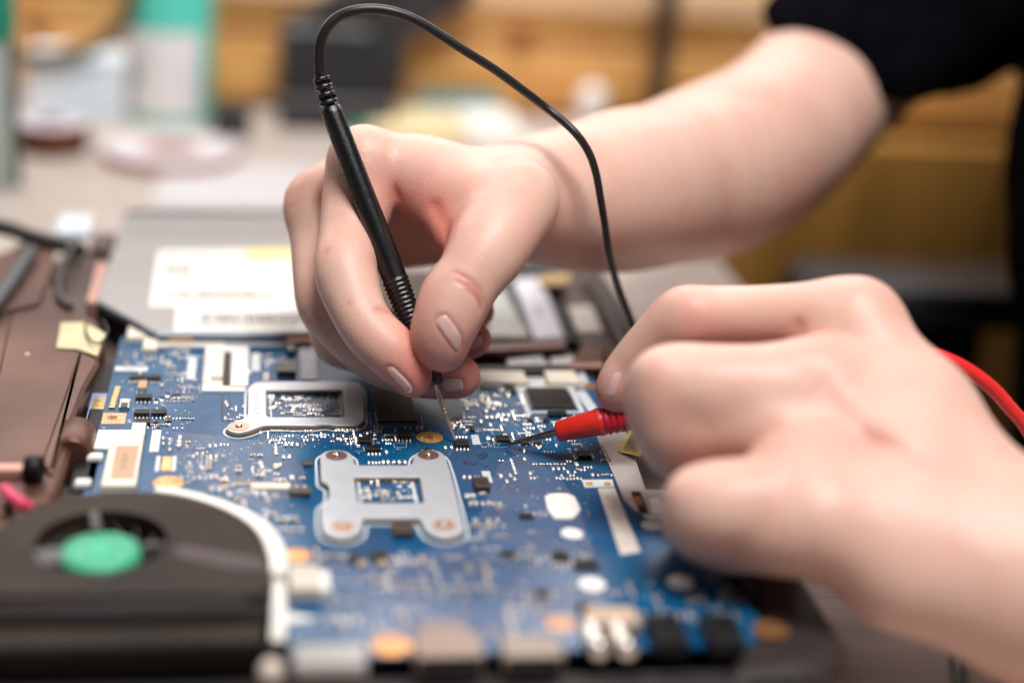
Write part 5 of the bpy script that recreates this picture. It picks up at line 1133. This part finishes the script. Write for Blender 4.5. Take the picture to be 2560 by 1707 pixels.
def bars(parent, u0, u1, v0, v1, pat, m, name):
    mb = MB(); x = u0
    random.seed(pat)
    while x < u1:
        w = random.choice((2, 3, 4, 7)); 
        if pat != 7 or True: mb.prism(P((x, v0), (min(x + w, u1), v0), (min(x + w, u1), v1), (x, v1), z=ZD), ZD + .18, ZD + .21, m)
        x += w + random.choice((2, 3, 5))
    mb.build(name, parent)
ink2 = mat('label_black', (0.05, 0.05, 0.05), 0.6)
gi = mat('grey_ink', (0.13, 0.12, 0.12), 0.6); bars(lab2, 500, 760, 784, 808, 3, mat('bar_ink', (0.10, 0.09, 0.09), 0.6), 'barcode'); bars(lab, 418, 712, 734, 747, 5, ink2, 'text_line'); bars(lab, 412, 482, 664, 682, 6, ink2, 'text_line'); bars(lab, 548, 598, 710, 716, 8, gi, 'text_line'); bars(lab, 412, 520, 640, 645, 12, gi, 'text_line'); bars(lab, 412, 540, 694, 699, 13, gi, 'text_line'); bars(lab, 412, 640, 722, 727, 14, gi, 'text_line'); bars(lab, 600, 700, 690, 695, 15, gi, 'text_line'); bars(lab2, 470, 740, 812, 816, 16, gi, 'text_line'); bars(lab, 650, 700, 668, 676, 9, mat('pale_ink', (0.5, 0.49, 0.5), 0.6), 'text_line')

# cards in the bay on the right ------------------------------------------
MB().prism(P((1180, 655), (1395, 640), (1450, 850), (1180, 855), z=-4), -8.9, -4, near_black).build('bay_floor', base)
cd = thing('wireless_card', 'white wireless card lying in the open bay under the wrist', 'card', at(1345, 770, -2))
MB().prism(P((1283, 694), (1352, 690), (1411, 838), (1338, 842), z=0), -3.9, -.8, mat('card_white', (0.74, 0.74, 0.82), 0.4, var=0.04, vscale=60), bev=.3).build('shield', cd)
MB().prism(P((1334, 762), (1352, 762), (1358, 784), (1340, 784), z=0), -.79, -.76, mat('pale_ink', (0.5, 0.49, 0.5), 0.6)).build('print', cd)
MB().prism(P((1338, 843), (1408, 840), (1410, 846), (1340, 848), z=-1), -3.9, -1.4, mat('blue_edge', (0.2, 0.4, 0.6), 0.4)).build('contacts', cd)
hd = thing('memory_module', 'grey green flecked module left of the white wireless card', 'memory module', at(1270, 770, -2))
MB().prism(P((1215, 740), (1258, 716), (1326, 838), (1222, 838), z=0), -3.9, -.6, mat('flecked_grey', (0.52, 0.54, 0.50), 0.45, var=0.25, vscale=220, col2=(0.40, 0.42, 0.37), bump=0.3, bscale=700), bev=.3).build('module', hd)
mb = MB(); mb.prism(P((1120, 862), (1412, 850), (1418, 870), (1120, 884), z=1), -8.9, 1.2, copper_m, bev=.5); mb.build('cross_bar', base)
MB().prism(P((1120, 886), (1424, 872), (1440, 905), (1120, 920), z=-3), -8.9, -3.5, blk).build('bay_floor', base)
md = thing('memory_module', 'pale module half hidden behind the black bar by the back sockets', 'memory module', at(1360, 900, -1))
MB().prism(P((1268, 896), (1352, 886), (1374, 910), (1272, 914), z=0), -3.4, -.4, mat('module_pale', (0.66, 0.68, 0.68), 0.4, var=0.2, vscale=160)).build('module', md); MB().prism(P((1376, 892), (1432, 886), (1442, 908), (1380, 912), z=0), -3.4, -.4, mat('module_pale2', (0.70, 0.68, 0.66), 0.4, var=0.15, vscale=160)).build('module', md)
MB().prism(P((1100, 915), (1440, 912), (1446, 930), (1100, 932), z=2), -1.1, 2.4, blk, bev=.4).build('black_bar', base)

# loose leads and scraps on the chassis
tpz = thing('tape_scrap', 'cream masking tape scrap stuck on the bronze panel', 'tape', at(200, 850, 5))
q = [at(153, 806, 5.2), at(210, 805, 6.2), at(264, 834, 6.6), at(243, 889, 5.2), at(192, 871, 4.6), at(141, 869, 4.6)]
mb = MB(); vs = [tuple(p) for p in q] + [tuple(p - np.array([0, 0, .3])) for p in q]; mb.add(vs, [(0, 5, 4, 3, 2, 1), (6, 7, 8, 9, 10, 11)] + [(i, (i + 1) % 6, (i + 1) % 6 + 6, i + 6) for i in range(6)], yel_m); mb.build('tape', tpz)
lead_m = mat('thin_black_lead', (0.02, 0.018, 0.018), 0.4)
def lead(name, label, P_, r, m, cat='wire', group=None): tag(MB().tube(spline([at(*p) for p in P_], 6), r, m, 8).build(name), label, cat, group)
lead('wire', 'thin dark wire looping over the cream tape scrap', [(216, 800, 6), (214, 826, 7), (226, 850, 7.5), (246, 858, 7.5), (262, 846, 7.5), (268, 820, 7), (255, 800, 6)], .45, lead_m)
lead('wire', 'thick pink lead end at the bronze panel left of the fan', [(12, 1222, 7), (28, 1240, 8), (48, 1254, 8), (72, 1268, 6)], 1.9, mat('pink_lead', (0.72, 0.05, 0.14), 0.4))
lead('cable', 'thick black cable across the far left corner of the laptop', [(-60, 560, 10), (20, 572, 10), (70, 590, 9), (150, 612, 7), (205, 628, 6)], 3.6, lead_m, 'cable')
lead('cable', 'dark grey cable running down the left edge of the bronze panel', [(78, 628, 9), (52, 668, 8.5), (25, 710, 8), (-20, 770, 8)], 3.2, mat('grey_lead', (0.06, 0.065, 0.075), 0.45), 'cable')
lead('cable', 'black ribbon lead hanging along the recess left of the optical drive', [(190, 598, 9), (168, 640, 8), (150, 690, 7), (150, 740, 6), (175, 768, 5)], 1.6, lead_m, 'cable')
lead('cable', 'black cable stub on the bench at the lower right corner', [(2385, 1608, ZT + 2), (2392, 1650, ZT + 2), (2400, 1720, ZT + 2), (2404, 1790, ZT + 2)], 2.2, lead_m, 'cable')
lead('cable', 'grey cable along the right rim of the laptop behind the red probe', [(1470, 700, 3), (1510, 770, 4), (1560, 860, 4), (1600, 930, 3)], 1.7, lead_m, 'cable')
c = at(182, 560, 5); d = dist(c); tag(MB().prism(P((140, 586), (150, 543), (232, 545), (226, 584), z=7), 4, 8.5, mat('pale_blue_plastic', (0.66, 0.74, 0.80), 0.4), bev=.6).build('plug'), 'pale blue plug on the far left corner of the laptop', 'plug')
c = at(68, 884, 4.3); tag(MB().blob((c[0], c[1], 4.0), .9, .8, .7, cream_m, 8, 4).build('crumb'), 'tiny cream crumb lying on the bronze panel', 'crumb')
